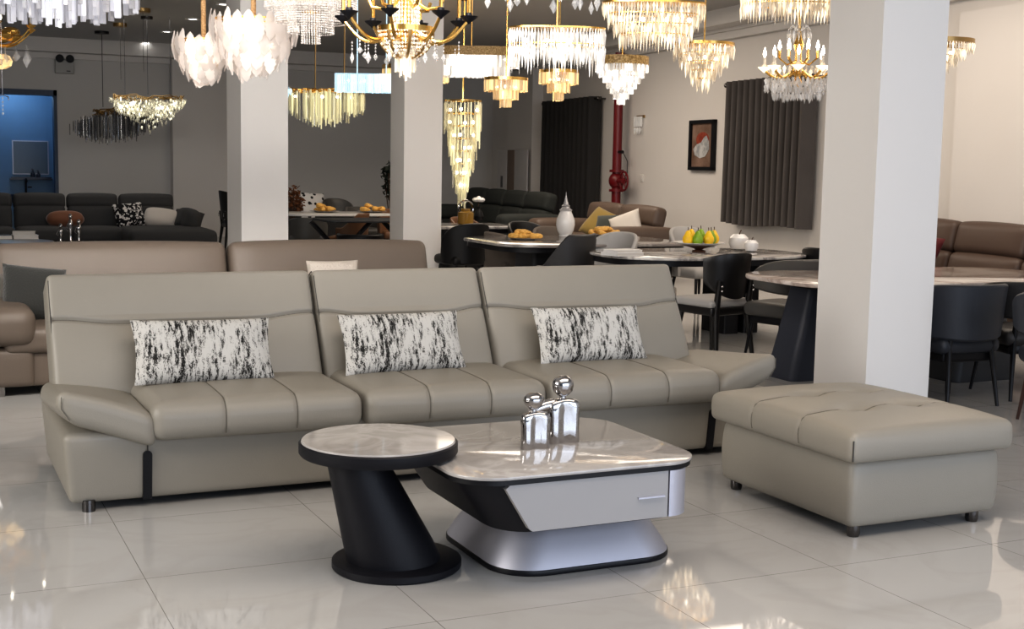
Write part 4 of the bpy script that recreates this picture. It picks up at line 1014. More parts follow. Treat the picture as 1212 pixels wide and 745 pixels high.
# amber bottle, glass globe and flower on the far marble table
M['amber'] = mat('amber_glass', (.30, .17, .03), .1, spec=.8); M['glass'] = crystal('clear_glass', (.75, .75, .72), .0, .05, 1, .55, .03)
p = atz(551, 266, .75)
t = thing('amber_jar', 'amber glass jar on the far marble table under the long chandelier', 'jar', p)
b = MB(); b.lathe([(.08, 0), (.10, .01), (.10, .15), (.06, .17), (.06, .20)], 20); b.build('jar_body', M['amber'], t)
b = MB(); b.tube([(.10 * cos(a_), 0, .20 + .10 * sin(a_)) for a_ in [2 * pi * i / 24 for i in range(24)]], .012, 8, True); b.build('ring_handle', M['chrome'], t)
p = atz(560, 262, .75)
t = thing('flower_vase', 'white flower in a small dark vase beside the amber jar', 'vase', p + Vector((.12, .1, 0)))
b = MB(); b.lathe([(.05, 0), (.07, .06), (.05, .12), (.02, .16), (.025, .19)], 18); b.build('vase_body', M['black'], t)
b = MB(); b.tube([(0, 0, .17), (.0, 0, .25)], .006, 6); b.build('stem', M['stem'], t)
b = MB()
for k in range(7):
    a_ = 2 * pi * k / 7; b.sphere((.045 * cos(a_), .045 * sin(a_), .28), (.045, .045, .03), 10, 6)
b.sphere((0, 0, .29), .04, 10, 8); b.build('blossom', M['porcelain'], t)
# spotted cushion, leafy pot and plant beyond the pillars
p = atz(366, 240, .80)
pillow((p.x + .02, p.y - .22, .50), .46, .50, .14, two_tone('spotted_print', (.02, .02, .022), (.62, .61, .60), (11, 11, 11), .30, .36, .9, 0, tex='voronoi'), 'white cushion with black spots standing on a grey dining chair', 20, 10, 4, 'scatter_cushion', 'cushion')
M['rust'] = mat('rust_leaves', (.13, .050, .018), .7, var=.5, vscale=12); M['leaf'] = mat('dark_leaves', (.008, .014, .008), .6, var=.4, vscale=12)
def leafball(name, label, cat, base, c, r, n, mt, pot, ls=.10):
    t = thing(name, label, cat, base)
    h = c[2] - base[2]
    b = MB(); b.lathe([(.10, 0), (.13, .02), (.16, pot * .8), (.14, pot)], 20); b.build('pot', M['slate'], t)
    b = MB()
    for k in range(5):
        a_ = U(0, 6.28); b.tube([(0, 0, pot * .8), (.4 * r[0] * cos(a_), .4 * r[1] * sin(a_), h * .7), (.7 * r[0] * cos(a_), .7 * r[1] * sin(a_), h + r[2] * .3)], .01, 5)
    b.build('stem', M['stem'], t)
    b = MB()
    for k in range(n):
        d = Vector((U(-1, 1), U(-1, 1), U(-1, 1))).normalized(); q = Vector((d.x * r[0], d.y * r[1], d.z * r[2])) * U(.4, 1) + Vector((0, 0, h))
        e = Vector((U(-1, 1), U(-1, 1), U(-.6, 1))).normalized(); s = e.orthogonal().normalized(); l = U(.6, 1.2) * ls
        b.add([q - e * l / 2, q + s * l * .3, q + e * l / 2, q - s * l * .3], [(0, 1, 2, 3)])
    b.build('foliage', mt, t, smooth=0); return t
p = aty(349, 236, 20.2); leafball('potted_plant', 'rust-leaved plant in a dark pot behind the grey chair by the pillar', 'plant', (p.x, 20.2, 0), (p.x, 20.2, p.z), (.16, .16, .24), 160, M['rust'], .45)
p = aty(463, 213, 21.0); leafball('potted_plant', 'dark leafy plant rising beside the middle pillar before the far wall', 'plant', (p.x, 21.0, 0), (p.x, 21.0, p.z), (.17, .17, .36), 150, M['leaf'], .5, .12)
# ------------------------------------------------------------------ chandeliers
M['cWarm'] = crystal('warm_lit_crystal', (1.0, .84, .60), .02, 1.7, 2.8, .38)
M['cWhite'] = crystal('white_lit_crystal', (1.0, .95, .88), .04, 2.0, 2.6, .36)
M['cGold'] = crystal('amber_lit_crystal', (1.0, .70, .30), .04, 1.2, 2.0, .30)
M['cYellow'] = crystal('yellow_lit_crystal', (1.0, .92, .55), .0, .75, 2.6, .55)
M['cIce'] = crystal('ice_blue_crystal', (.60, .86, 1.0), .40, 1.0, 1.2, .2)
M['cPrism'] = crystal('prism_crystal', (.92, .92, 1.0), .0, .65, 2.4, .38)
M['cBead'] = crystal('beaded_crystal', (.92, .82, .74), .0, .6, 2.2, .30)
M['cClear'] = crystal('clear_pendant', (.86, .84, .82), .0, .35, 3.5, .55, .03)
M['cSmoke'] = crystal('smoke_unlit_crystal', (.22, .22, .22), .0, .02, 1, .45)
M['cLeaf'] = crystal('frosted_leaf_glass', (1.0, .84, .74), .10, .80, 1.5, .28, .3, (.50, .46, .43, 1))
for k_ in ('cLeaf', 'cPrism'):
    nt_ = M[k_].node_tree; oi_ = nt_.nodes.new('ShaderNodeObjectInfo')
    nt_.links.new(oi_.outputs['Random'], [n_ for n_ in nt_.nodes if n_.type == 'MATH'][0].inputs[0])
M['glow'] = mat('soft_bulb', (1, .9, .8), .4, emit=(1, .82, .60), estr=2.0)
M['cSparkle'] = crystal('sparkle_crystal', (1.0, .95, .70), .0, 3.0, 8.0, .55)
M['cSmoke'].node_tree.nodes['Principled BSDF'].inputs['Base Color'].default_value = (.10, .10, .105, 1)
M['flame'] = mat('candle_bulb', (1, .95, .85), .4, emit=(1, .90, .74), estr=9)
M['candle'] = mat('candle_tube', (.80, .74, .64), .5)
M['goldband'] = two_tone('gold_crystal_band', (.22, .13, .045), (.62, .44, .20), (60, 60, 60), .40, .62, .35, .3)
M['rope'] = two_tone('gold_wrapped_rope', (.30, .17, .075), (.55, .35, .18), (60, 60, 90), .40, .60, .6, .5)
M['coolmetal'] = mat('pale_steel', (.40, .42, .50), .3, metal=.8)
LIT = []
def S(D): return D / F
def hang(label, px, py, D, group=None, rz=0.0, name='chandelier'):
    p = atd(px, py, D); return thing(name, label, 'chandelier', p, rz, group), p
def susp(t, p, offs=((0, 0),), mt=None, r=.008, can=.07, z0=0.0, canopy=True, name='rod'):
    for x, y in offs:
        b = MB(); b.tube([(x, y, z0), (x, y, ZC - p.z - .005)], r, 8); b.build(name, mt or M['gold'], t)
    if canopy:
        b = MB(); b.lathe([(.01, ZC - p.z - .05), (can, ZC - p.z - .045), (can, ZC - p.z), (.01, ZC - p.z)], 20, (sum(o[0] for o in offs) / len(offs), sum(o[1] for o in offs) / len(offs), 0)); b.build('canopy', mt or M['gold'], t)
def fringe(t, rx, ry, z, h, n, w, mt, kind='bar', jit=0.0, e=2.0, d=None, rows=1, name='crystal_tier', skew=0.0):
    b = MB(); ol = ellipse(rx, ry, 720, e); cum = [0.0]
    for i in range(720): cum.append(cum[-1] + math.hypot(ol[(i + 1) % 720][0] - ol[i][0], ol[(i + 1) % 720][1] - ol[i][1]))
    for rr in range(rows):
        i = 0
        for k in range(n):
            d_ = cum[-1] * ((k + .5 * rr) % n) / n
            while cum[i + 1] < d_: i += 1
            x, y = ol[i]; nx_, ny_ = ol[(i + 1) % 720]; t_ = (d_ - cum[i]) / max(1e-9, cum[i + 1] - cum[i]); x += (nx_ - x) * t_; y += (ny_ - y) * t_; a = math.atan2(ny_ - y, nx_ - x) - pi / 2
            hh = h * U(1 - jit, 1 + jit)
            if kind == 'bar': b.bar((x, y, z), w, d or w * .5, hh, a + pi / 2)
            else: b.drop((x, y, z - rr * h * .8), w / 2, hh)
    return b.build(name, mt, t, smooth=0)
def hoop(t, rx, ry, z, h, mt, name='band', th=.01, e=2.0):
    o = ellipse(rx, ry, 48, e); i_ = [(x * (1 - th / rx), y * (1 - th / ry)) for x, y in o]
    b = MB(); b.loft([[(x, y, z) for x, y in o], [(x, y, z + h) for x, y in o], [(x, y, z + h) for x, y in i_], [(x, y, z) for x, y in i_]], cap=False, loop=True)
    return b.build(name, mt, t, smooth=40, fixn=True)
def bulbs(t, pts, r=.018, mt=None):
    for q in pts:
        b = MB(); b.sphere(q, r, 10, 8); b.build('bulb', mt or M['flame'], t)
# --- round stepped chandeliers
def stepped(label, px, y0, y1, hw, D, steps, mt, group=None, band=None, kind='bar', shrink=.22, bandh=.14, jit=.06, cone=1.0, over=1.35, rod=M['gold']):
    s = S(D); t, p = hang(label, px, y0, D, group); R0 = hw * s; Ht = (y1 - y0) * s
    susp(t, p, mt=rod, r=.007); bh = Ht * bandh
    hoop(t, R0, R0, -bh, bh, band or M['gold'])
    b = MB(); b.lathe([(.01, -.01), (R0 * .98, -.01), (R0 * .98, 0), (.01, .0)], 40); b.build('top_plate', band or M['gold'], t)
    z = -bh * .9; hh = (Ht - bh) / steps
    for k in range(steps):
        f = k / max(1, steps - 1); r = R0 * (1 - (1 - shrink) * f ** cone) * .98
        n = max(8, int(2 * pi * r / .026)); hb = hh * over
        fringe(t, r, r, z, hb, n, .020 if kind == 'bar' else .024, mt, kind, jit)
        if k: hoop(t, r * .97, r * .97, z - .004, .008, band or M['gold'], 'tier_ring', .006)
        z -= hh
    bulbs(t, [(R0 * .5 * cos(a), R0 * .5 * sin(a), -Ht * .35) for a in (0, 2.1, 4.2)])
    LIT.append((p + Vector((0, 0, -Ht * .5)), D)); return t
stepped('small pale crystal chandelier peeking out behind the pillar beside the yellow-lit glass tubes', 333, 103, 122, 12, 17.0, 3, M['cIce'], None, M['chrome'], 'drop', .3, .08, .2)
GS = 'gold stepped crystal chandeliers'
stepped('small gold stepped chandelier beside the long waterfall chandelier', 599, 92, 124, 26, 13.6, 3, M['cGold'], GS, shrink=.26, bandh=.12, cone=.8)
stepped('small gold stepped chandelier above the dark curtain near the red pipe', 661.5, 83, 116, 23.5, 14.6, 3, M['cGold'], GS, shrink=.26, bandh=.12, cone=.8)
stepped('gold stepped chandelier mostly hidden behind the middle pillar', 492, 78, 104, 40, 17.8, 2, M['cGold'], GS, shrink=.6, bandh=.2)
stepped('cone chandelier with a speckled gold band and white crystal tiers above the red pipe', 736.5, 67, 122, 31.5, 12.0, 7, M['cWhite'], None, M['goldband'], shrink=.14, bandh=.20)
stepped('cone chandelier of warm pointed crystals above the framed painting', 833.5, 51, 102, 36, 11.5, 5, M['cWarm'], None, M['gold'], 'drop', .20, .06, .25, over=1.7)
stepped('crystal chandelier cut off behind the white pillar on the far side', 1110, 47, 88, 42, 11.0, 5, M['cWarm'], None, M['brass'], 'drop', .12, .12, .2, over=1.7)
# --- oval drum chandeliers
def drum(label, px, y0, y1, hw, D, rows, mt, depth=.5, group=None, kind='drop', taper=1.0, band=None, bandh=.06, rods=2, jit=.3, e=2.6, rz=None, inset=(1.0,), rmt=None, e2=0):
    s = S(D); t, p = hang(label, px, y0, D, group, -YAW if rz is None else rz); rx = hw * s; ry = rx * depth; Ht = (y1 - y0) * s
    susp(t, p, [(-rx * .4, 0), (rx * .4, 0)] if rods == 2 else [(0, 0)], rmt or M['gold'], .007)
    bh = Ht * bandh; hoop(t, rx, ry, -bh, bh, band or M['gold'], 'band', .012, e)
    b = MB(); b.prism([(x * .98, y * .98) for x, y in ellipse(rx, ry, 40, e)], -.012, 0); b.build('top_plate', band or M['gold'], t)
    hh = (Ht - bh) / rows; z = -bh * .9
    for k in range(rows):
        f = 1 - (1 - taper) * k / max(1, rows - 1) if rows > 1 else 1
        n = int(2 * pi * (rx + ry) / 2 * f / .022)
        fringe(t, rx * f * .985, ry * f * .985, z, hh * (1.5 if kind == 'drop' else 1.15), n, .022, mt, kind, jit, e)
        if k: hoop(t, rx * f * .96, ry * f * .96, z - .004, .008, band or M['gold'], 'tier_ring', .006, e)
        z -= hh
    b = MB()
    for k in range(90 if kind == 'drop' else 0):
        a = U(0, 2 * pi); r = sqrt(R()); b.drop((rx * .9 * r * cos(a) * (taper ** .5), ry * .9 * r * sin(a) * (taper ** .5), -Ht * U(.35, .75)), .011, Ht * U(.15, .35))
    if b.v: b.build('inner_crystals', mt, t, smooth=0)['kind'] = 'stuff'
    bulbs(t, [(rx * q, 0, -Ht * .4) for q in (-.65, -.2, .25, .7)])
    LIT.append((p + Vector((0, 0, -Ht * .5)), D)); return t
drum('wide oval chandelier with a beaded band and a ragged crystal fringe in the centre', 659.5, 33, 71, 57.5, 9.6, 2, M['cWhite'], .5, jit=.35, bandh=.05, rods=1)
drum('two-tiered rectangular crystal chandelier with a brown gold band behind the middle pillar', 558, 56, 90, 57, 15.8, 2, M['cWhite'], .4, kind='bar', taper=.82, band=M['goldband'], bandh=.34, jit=.04, e=5, rods=1)
drum('long oval chandelier of stepped golden crystal drops nearest the ceiling', 774, 3, 52, 61, 10.0, 4, M['cWarm'], .45, taper=.66, bandh=.04, jit=.25)
drum('bright oval crystal chandelier above the candle chandelier by the white pillar', 938, -22, 18, 60, 9.0, 3, M['cWarm'], .6, bandh=.05, jit=.15)
drum('ice-blue rectangular crystal bar light hanging on twisted glass rods', 440, 88, 108, 43, 17.0, 2, M['cIce'], .35, kind='bar', e=7, band=M['cIce'], bandh=.08, jit=.03, rmt=M['cIce'])
# --- frosted leaf chandeliers
def leafmesh(w, h):
    b = MB(); n = 12; vs = []; fs = []
    for i in range(n + 1):
        f = i / n; ww = w / 2 * (sin(pi * min(1, f * 1.0)) ** .6 if 0 < f < 1 else .02) * (1 + .10 * sin(f * 40)); bow = .018 * sin(pi * f)
        for q in (-1, 0, 1): vs.append((q * ww, bow + (.006 if q == 0 else 0), -h * f))
    for i in range(n):
        for j in (0, 1): fs.append((i * 3 + j, i * 3 + j + 1, i * 3 + 4 + j, i * 3 + 3 + j))
    b.add(vs, fs); return b
def leafy(label, px, y0, y1, hw, D, tiers, rodpx):
    s = S(D); t, p = hang(label, px, y0, D, 'frosted leaf glass chandeliers', -YAW); rx = hw * s; ry = rx * .6; Ht = (y1 - y0) * s
    b = MB(); b.tube([(0, 0, -Ht * .3), (0, 0, ZC - p.z)], .018, 10); b.build('rope_rod', M['rope'], t)
    b = MB(); b.lathe([(.01, ZC - p.z - .04), (.08, ZC - p.z - .035), (.08, ZC - p.z), (.01, ZC - p.z)], 20); b.build('canopy', M['gold'], t)
    first = None
    for k, (f, n, zf, hl) in enumerate(tiers):
        hoop(t, rx * f * .93, ry * f * .93, -Ht * zf - .05, .012, M['gold'], 'tier_ring', .01)
        for i in range(n):
            a = 2 * pi * (i + .5 * (k % 2)) / n
            if first is None:
                first = leafmesh(.085, 1.0).build('glass_leaf', M['cLeaf'], t, smooth=60); o = first
            else:
                o = first.copy(); COL.objects.link(o); o.parent = t
            o.location = (rx * f * cos(a), ry * f * sin(a), -Ht * zf + U(-.02, .03)); o.rotation_euler = (U(-.10, .05), U(-.08, .08), a - pi / 2)
            o.scale = (U(.85, 1.15), 1, Ht * hl * U(.9, 1.1))
    bulbs(t, [(rx * .45 * cos(a), ry * .45 * sin(a), -Ht * .5) for a in (0, 1.6, 3.1, 4.7)], .03, M['glow'])
    LIT.append((p + Vector((0, 0, -Ht * .6)), D)); return t
leafy('smaller frosted leaf-glass chandelier on a gold rope rod', 241, 40, 102, 34, 9.4, [(1.0, 20, .0, .50), (.78, 16, .25, .48), (.52, 12, .48, .42), (.25, 7, .68, .33)], 247)
leafy('larger frosted leaf-glass chandelier of overlapping pointed panels', 300, 15, 95, 49, 9.0, [(1.0, 24, .0, .48), (.82, 20, .22, .46), (.58, 15, .45, .42), (.30, 8, .62, .36)], 299)
# --- prism chandelier at the corner of view
s = S(11.5); t, p = hang('large chandelier of hanging square crystal prisms', 62, -42, 11.5, None, -YAW)
susp(t, p, [(-.25, 0), (.25, 0)], M['gold'])
rx = 98 * s; first = None
for k, (f, n, bot, ln) in enumerate(((1.0, 36, 8, 46), (.78, 28, 16, 46), (.52, 20, 21, 42), (.24, 12, 27, 40))):
    hoop(t, rx * f, rx * f * .6, (-42 - bot + ln) * s - .01, .02, M['brass'], 'tier_ring', .015)
    for i in range(n):
        a = 2 * pi * i / n
        if first is None:
            b = MB(); b.bar((0, 0, 0), .045, .03, 1.0); first = b.build('crystal_prism', M['cPrism'], t, smooth=0); o = first
        else: o = first.copy(); COL.objects.link(o); o.parent = t
        o.scale = (1, 1, ln * s); o.location = (rx * f * cos(a), rx * f * .6 * sin(a), (-42 - bot + ln) * s + U(-.05, .03)); o.rotation_euler = (0, 0, a + U(-.3, .3))
LIT.append((p + Vector((0, 0, -.3)), 11.5))
# --- beaded waterfall chandelier
s = S(8.6); t, p = hang('tiered chandelier of crystal bead strings beside the golden candle chandelier', 368, -40, 8.6, None, 0)
susp(t, p, mt=M['brass'])
for k, (hw, yt, yb) in enumerate(((54, -30, 11), (42, -20, 25), (27, -5, 38), (11, 15, 49))):
    b = MB(); r = hw * s; n = int(2 * pi * r / .017); st_ = .0155
    zt_, zb_ = (-40 - yt) * s, (-40 - yb) * s; m_ = int((zt_ - zb_) / st_)
    for i in range(n):
        a = 2 * pi * i / n
        for j in range(m_ + 1): b.drop((r * cos(a), r * sin(a), zt_ - j * st_), .0066, .013, None, .5)
    b.build('bead_curtain', M['cBead'], t, smooth=0)['kind'] = 'stuff'
    hoop(t, r, r, zt_, .012, M['brass'], 'tier_ring', .008)
LIT.append((p + Vector((0, 0, -.3)), 8.6))
# --- candle-arm chandeliers
def armed(label, px, py, D, Rpx, n, mt_arm, cup_z, dip, candle_h, drop_mt, drops, phase=0.0, cupmt=None, flame=True, glass=None, candle=None, dropw=.018, chain=True, group=None):
    """py = height of the arm hub"""
    s = S(D); t, p = hang(label, px, py, D, group); Rr = Rpx * s
    b = MB(); b.lathe([(.012, -.10), (.035, -.06), (.02, -.02), (.05, .02), (.028, .07), (.022, .16), (.04, .22), (.018, .28), (.010, .34)], 20); b.build('stem', mt_arm, t)
    susp(t, p, mt=mt_arm, r=.008, z0=.33)
    for k in range(n):
        a = phase + 2 * pi * k / n; c, q = cos(a), sin(a); pts = []; rr = []
        for i in range(15):
            f = i / 14; r = .02 + (Rr - .02) * (f ** .9); z = .03 * (1 - f) - dip * sin(pi * min(1, f * 1.02)) ** 1.0 + cup_z * f ** 3
            pts.append((r * c, r * q, z)); rr.append(.012 - .003 * f)
        b = MB(); b.tube(pts, rr, 8); ao = b.build('arm', mt_arm, t)
        zc_ = cup_z + .01
        b = MB(); b.lathe([(.006, zc_ - .03), (.014, zc_ - .02), (.045, zc_ + .004), (.05, zc_ + .012), (.02, zc_ + .012), (.018, zc_ + .03), (.01, zc_ + .03)], 14, (Rr * c, Rr * q, 0)); b.build('drip_cup', cupmt or mt_arm, ao)
        b = MB(); b.cyl((Rr * c, Rr * q), .011, zc_ + .025, zc_ + candle_h, 10); b.build('candle', candle or M['candle'], ao)
        if flame:
            b = MB(); b.lathe([(.004, zc_ + candle_h), (.014, zc_ + candle_h + .02), (.010, zc_ + candle_h + .045), (.001, zc_ + candle_h + .075)], 10, (Rr * c, Rr * q, 0)); b.build('flame_bulb', M['flame'], ao)
        for i in range(drops):
            b = MB()
            f = (.45 + .55 * (i + .5) / drops); r = Rr * f; L_ = U(.6, 1.3); x, y = r * c + U(-.02, .02), r * q + U(-.02, .02); z = -dip * .6 - U(0, .03)
            if chain:
                for j in range(3): b.drop((x, y, z - .018 * j), .006, .016, None, .5)
                z -= .054
            b.drop((x, y, z), dropw * U(.8, 1.2), dropw * 4 * L_, None, .55, 6)
            b.build('crystal_pendant', drop_mt, ao, smooth=0)
    return t, p, s
# golden candle chandelier with a crystal bowl
t, p, s = armed('golden candle-arm chandelier with a crystal bowl in front of the middle pillar', 480, 36, 7.2, 76, 8, M['gold'], .055, .085, .16, M['cClear'], 2, .2, M['blackmatt'], False, candle=M['gold'], dropw=.016)
hoop(t, .155, .155, -.01, .03, M['gold'], 'bowl_rim', .012); b = MB()
for i in range(9):
    f = i / 8; r = .150 * cos(f * 1.28); z = -.01 - .145 * sin(f * 1.28)
    n = max(8, int(2 * pi * r / .016))
    for k in range(n): b.drop((r * cos(2 * pi * k / n + f), r * sin(2 * pi * k / n + f), z + .008), .0085, .018, None, .5)
b.build('crystal_bowl', M['cWarm'], t, smooth=0)['kind'] = 'stuff'
for k in range(8):
    a = .2 + pi / 8 + 2 * pi * k / 8; b = MB()
    b.tube([((.152 * cos(f)) * cos(a), (.152 * cos(f)) * sin(a), -.01 - .148 * sin(f)) for f in [1.3 * i / 10 for i in range(11)]], [.012 - .005 * i / 10 for i in range(11)], 8); b.build('bowl_rib', M['brass'], t)
b = MB()
for r, n, h in ((.055, 14, .075), (.03, 9, .10), (.004, 1, .125)):
    for k in range(n): b.bar((r * cos(2 * pi * k / n), r * sin(2 * pi * k / n), -.15), .010, .006, h * U(.9, 1.1), U(0, 3))
b.build('bowl_tassel', M['cWarm'], t, smooth=0)
b = MB(); b.lathe([(.01, .30), (.075, .30), (.085, .27), (.08, .02), (.01, .02)], 24); 
b2 = MB()
for r, n in ((.075, 26), (.05, 16)):
    for k in range(n):
        for j in range(11): b2.drop((r * cos(2 * pi * k / n), r * sin(2 * pi * k / n), .24 - .022 * j), .007, .02, None, .5)
b2.build('crystal_column', M['cWarm'], t, smooth=0)['kind'] = 'stuff'
for k in range(6):
    a = 2 * pi * k / 6 + .5; b = MB(); b.tube([(.05 * cos(a), .05 * sin(a), .16), (.12 * cos(a), .12 * sin(a), .115), (.19 * cos(a), .19 * sin(a), .125), (.21 * cos(a), .21 * sin(a), .17)], .010, 8); b.build('upper_arm', M['gold'], t)
LIT.append((p + Vector((0, 0, -.2)), 7.2))
# big gold leaf-arm chandelier at the edge
t, p, s = armed('gold scroll-arm chandelier with pear crystal drops, below the square prism chandelier', -28, 44, 13.0, 66, 8, M['gold'], .10, .10, .12, M['cClear'], 3, .3, M['gold'], True, dropw=.034)
b = MB()
for k in range(16):
    a = 2 * pi * k / 16; b.sphere((.34 * cos(a), .34 * sin(a), .02 + .04 * (k % 2)), (.09, .09, .05), 8, 6)
b.build('gilded_leaves', M['gold'], t)
b = MB()
for k in range(14):
    a = 2 * pi * k / 14; b.lathe([(.01, -.30), (.06, -.27), (.075, -.22), (.05, -.17), (.01, -.16)], 10, (.26 * cos(a), .26 * sin(a), 0))
b.build('amber_shades', M['cGold'], t)
LIT.append((p + Vector((0, 0, -.3)), 13))
# candle chandelier by the white pillar
t, p, s = armed('crystal candle chandelier with flame bulbs next to the white pillar', 944, 88, 9.8, 39, 8, M['gold'], .03, .05, .085, M['cClear'], 5, .15, M['cWarm'], True, dropw=.012)
for r, n, z, h, q in ((.235, 40, -.03, .055, 2), (.175, 32, -.04, .06, 3), (.10, 22, -.05, .06, 3)): fringe(t, r, r, z, h, n, .026, M['cClear'], 'drop', .25, name='pendant_ring', rows=q)
for k in range(6):
    a = 2 * pi * k / 6 + .4; r = .14; b = MB()
    b.tube([(.02 * cos(a), .02 * sin(a), .10), (.08 * cos(a), .08 * sin(a), .07), (r * cos(a), r * sin(a), .12)], .007, 6); b.cyl((r * cos(a), r * sin(a)), .010, .12, .18, 8); b.build('upper_arm', M['gold'], t)
    b = MB(); b.lathe([(.004, .18), (.014, .20), (.010, .225), (.001, .255)], 10, (r * cos(a), r * sin(a), 0)); b.build('flame_bulb', M['flame'], t)
b = MB()
for k in range(14):
    a = 2 * pi * k / 14; b.drop((.085 * cos(a), .085 * sin(a), .32), .012, .09); b.tube([(0, 0, .31), (.06 * cos(a), .06 * sin(a), .36), (.085 * cos(a), .085 * sin(a), .325)], .003, 5)
b.build('crown_drops', M['cClear'], t, smooth=0)
fringe(t, .20, .20, .055, .06, 30, .03, M['cWarm'], 'drop', .3, name='cup_crystals')
LIT.append((p + Vector((0, 0, -.1)), 9.8))
# clear pendants of an arm chandelier hanging over the middle
t, p, s = armed('clear crystal arm chandelier of which only the hanging drops show above the centre', 647, -30, 7.0, 76, 7, M['coolmetal'], .05, .06, .10, M['cClear'], 2, .1, M['coolmetal'], True, dropw=.019)
# --- yellow tube chandelier and long waterfall
s = S(18.0); t, p = hang('long chandelier of yellow-lit glass tubes between the two pillars', 386, 106, 18.0, None, -YAW)
susp(t, p, [(-.15, 0), (.25, 0)], M['brass'], .010)
hx = 45 * s; b = MB()
for k in range(9):
    pts = [(-hx + 2 * hx * i / 14, U(-.14, .14), U(-.05, .02)) for i in range(15)]; b.tube(pts, .008, 5)
b.build('branch_frame', M['gold'], t)
for row in range(4):
    b = MB()
    for k in range(48):
        f = U(-1, 1); b.bar((hx * f, U(-.2, .2), U(-.08, 0)), .014, .014, (.22 + .20 * (1 - f * f)) * U(.75, 1.15), U(0, 3))
    b.build('glass_tube_row', M['cYellow'], t, smooth=0)['kind'] = 'stuff'
bulbs(t, [(hx * q, 0, -.10) for q in (-.8, -.45, -.1, .3, .65)], .022); LIT.append((p + Vector((0, 0, -.3)), 18))
s = S(17.0); t, p = hang('tall tapering waterfall chandelier of glass icicles beside the middle pillar', 548, 119, 17.0, None, 0)
susp(t, p, mt=M['gold'], r=.012)
for k in range(7):
    f = k / 6; r = .27 * (1 - .80 * f); z = -.98 * f; b = MB(); n = int(30 - 16 * f)
    for i in range(n):
        a = 2 * pi * i / n + k; b.bar((r * cos(a) * U(.8, 1), r * sin(a) * U(.8, 1), z - U(0, .06)), .016, .012, U(.26, .44), a)
    b.build('icicle_tier', M['cYellow'], t, smooth=0); hoop(t, r * .92, r * .92, z - .01, .014, M['gold'], 'tier_ring', .01)
    bulbs(t, [(r * .75 * cos(a + k), r * .75 * sin(a + k), z - .12) for a in (0, 2.1, 4.2)], .022)
LIT.append((p + Vector((0, 0, -.6)), 17))
# --- oval nest chandelier and its unlit neighbour
s = S(20.0); t, p = hang('lit oval nest chandelier of tiny sparkling crystals near the far wall', 175, 112, 20.0, None, -YAW)
susp(t, p, [(-.35, 0), (.0, 0), (.35, 0)], M['darkchrome'], .004, .09)
hx, hy, hz = 45 * s, .32, 43 * s
for row in range(3):
    b = MB()
    for k in range(330):
        u = U(-1, 1); a = U(0, 2 * pi); rr = sqrt(R()); x = hx * rr * cos(a); y = hy * rr * sin(a); dep = (1 - rr ** 2.2)
        z = -hz * (.15 + .85 * dep * U(.3, 1)) * U(.5, 1); b.drop((x, y, z), U(.008, .018), U(.03, .075))
    b.build('sparkle_crystals', M['cSparkle'], t, smooth=0)['kind'] = 'stuff'
b = MB()
for k in range(14):
    a0 = U(0, 6.28); pts = [(hx * .95 * cos(a0 + i * .25) * U(.9, 1), hy * sin(a0 + i * .25), -U(.0, .10)) for i in range(8)]; b.tube(pts, .007, 5)
b.build('twig_frame', M['brass'], t); bulbs(t, [(hx * .7 * cos(a), hy * .7 * sin(a), -.14 - .06 * (k % 2)) for k, a in enumerate((0.3, 1.3, 2.4, 3.4, 4.3, 5.4))], .026)
LIT.append((p + Vector((0, 0, -.4)), 20))
s = S(22.5); t, p = hang('unlit smoky chandelier of thin hanging strands behind the lit nest chandelier', 137, 127, 22.5, None, -YAW)
susp(t, p, [(-.22, 0)], M['black'], .006, .12)
hx = 49 * s
for row in range(3):
    b = MB()
    for k in range(90):
        f = U(-1, 1); b.bar((hx * f, U(-.3, .3), -.10 - .16 * max(0, -f) + U(-.05, .05)), .010, .010, (.18 + .26 * (1 - f * f)) * U(.8, 1.1), U(0, 3))
    b.build('strand_row', M['cSmoke'], t, smooth=0)['kind'] = 'stuff'
b = MB()
for k in range(14):
    b.tube([(-hx * .5 + 1.4 * hx * i / 9, U(-.2, .2), U(-.14, .0) - .1 * abs(i - 3) / 9) for i in range(10)], .010, 5)
b.build('twig_frame', M['brass'], t)
# --- crystal strand at the very edge by the doorway
t, p = hang('thin clear crystal strand hanging before the blue doorway', 3, 112, 12.0)
b = MB(); b.tube([(0, 0, 0), (0, 0, ZC - p.z)], .002, 5); b.build('wire', M['darkchrome'], t)
b = MB(); b.tube([(-.04, 0, -.02), (0, 0, 0), (.05, 0, -.02), (.05, 0, -.05)], .005, 6); b.build('hook', M['chrome'], t)
b = MB()
for j in range(5): b.drop((.0, 0, -.02 - .035 * j), .010, .03)
b.build('crystal_drops', M['cClear'], t, smooth=0)
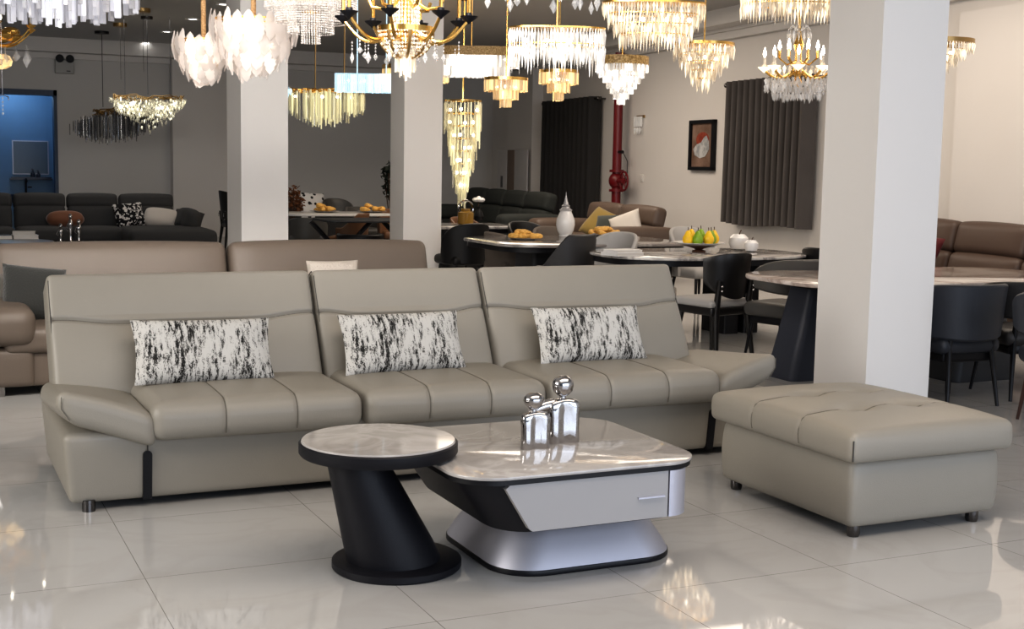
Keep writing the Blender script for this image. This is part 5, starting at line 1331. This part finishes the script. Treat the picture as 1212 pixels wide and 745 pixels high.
# --- ceiling fittings
M['down'] = mat('downlight_lens', (1, 1, 1), .4, emit=(1, .97, .92), estr=6)
for k, (px, py) in enumerate(((265, 4.5), (228, 22), (197.5, 37), (172.5, 50))):
    p = atz(px, py, ZC); names = ('first recessed downlight of the ceiling row, over the leaf-glass chandeliers', 'second recessed downlight of the ceiling row', 'third recessed downlight of the ceiling row', 'last recessed downlight of the ceiling row, closest to the far wall')
    t = thing('downlight', names[k], 'downlight', p, 0, 'recessed downlights in a row')
    b = MB(); b.lathe([(.07, 0), (.115, 0), (.12, -.012), (.085, -.016), (.07, -.006)], 24); b.build('trim_ring', M['white'], t)
    b = MB(); b.lathe([(.01, -.004), (.075, -.004), (.075, -.008), (.01, -.008)], 24); b.build('lens', M['down'], t)
for px, py, lab in ((169, 10, 'small brass ceiling rose over the nest chandelier'), (142, 27.5, 'second brass ceiling rose, beside the prism chandelier')):
    p = atz(px, py, ZC); t = thing('ceiling_rose', lab, 'ceiling rose', p, 0, 'brass ceiling roses')
    b = MB(); b.lathe([(.01, -.06), (.10, -.06), (.11, -.05), (.11, 0), (.01, 0)], 20); b.build('cup', M['brass'], t)
    b = MB(); b.tube([(0, 0, -.05), (0, 0, -.9)], .003, 5); b.build('wire', M['darkchrome'], t)
p = atz(871, 11, ZC); t = thing('sprinkler', 'small dark fire sprinkler head on the ceiling', 'sprinkler', p)
b = MB(); b.lathe([(.05, 0), (.05, -.01), (.02, -.015), (.02, -.05), (.01, -.06)], 14); b.build('body', M['black'], t)
b = MB(); b.lathe([(.01, -.065), (.055, -.068), (.055, -.073), (.01, -.075)], 14); b.build('deflector', M['black'], t)
# ------------------------------------------------------------------ light
def area(name, loc, rot, sx, sy, power, col, spread=180):
    l = bpy.data.lights.new(name, 'AREA'); l.shape = 'RECTANGLE'; l.size = sx; l.size_y = sy; l.energy = power; l.color = col; l.spread = radians(spread)
    o = bpy.data.objects.new(name, l); COL.objects.link(o); o.location = loc; o.rotation_euler = rot; return o
def point(name, loc, power, col, r=.08):
    l = bpy.data.lights.new(name, 'POINT'); l.energy = power; l.color = col; l.shadow_soft_size = r
    o = bpy.data.objects.new(name, l); COL.objects.link(o); o.location = loc; return o
WARM = (1.0, .86, .72); NEU = (1.0, .94, .88)
area('ceiling_fill', (2.5, 3.0, 3.6), (0, 0, 0), 4.5, 2.0, 100, WARM)  # soft area fills added under the ceiling, no real fittings there
area('ceiling_fill', (1.2, 5.8, 3.5), (radians(66), 0, radians(-14)), 3.0, .8, 130, (1, .93, .86), 110)  # added fill, tilted to brighten the pillar faces
area('ceiling_fill', (8.0, 9.5, 3.6), (0, 0, 0), 2.2, 4.5, 120, WARM)
area('ceiling_fill', (7.8, 16.5, 3.6), (0, 0, 0), 2.2, 5.0, 150, WARM)
area('ceiling_fill', (2.5, 21.0, 3.6), (0, 0, 0), 3.0, 2.0, 40, NEU)
area('side_fill', (-4.5, 4.5, 2.6), (0, radians(-72), 0), 2.0, 4.0, 250, (1, .96, .91))  # added fill from the side for pillar and ottoman faces
# daylight from the glazed front behind the photographer
area('front_glazing', (4.0, -3.5, 1.9), (radians(90), 0, 0), 10.0, 3.4, 420, (.76, .85, 1.0))
point('washroom_light', (mid(dr0, dr1) + .3, YB + 1.2, 2.85), 26, (.42, .68, 1.0), .1)
wd = bpy.data.worlds.new('world'); scn.world = wd; wd.use_nodes = True
nt = wd.node_tree; bg = nt.nodes['Background']; bg.inputs[0].default_value = (.62, .70, .85, 1); bg.inputs[1].default_value = .22
scn.view_settings.view_transform = 'Standard'; scn.view_settings.look = 'Medium High Contrast'; scn.view_settings.exposure = -0.12
scn.cycles.max_bounces = 8; scn.cycles.transparent_max_bounces = 16; scn.cycles.sample_clamp_indirect = 6
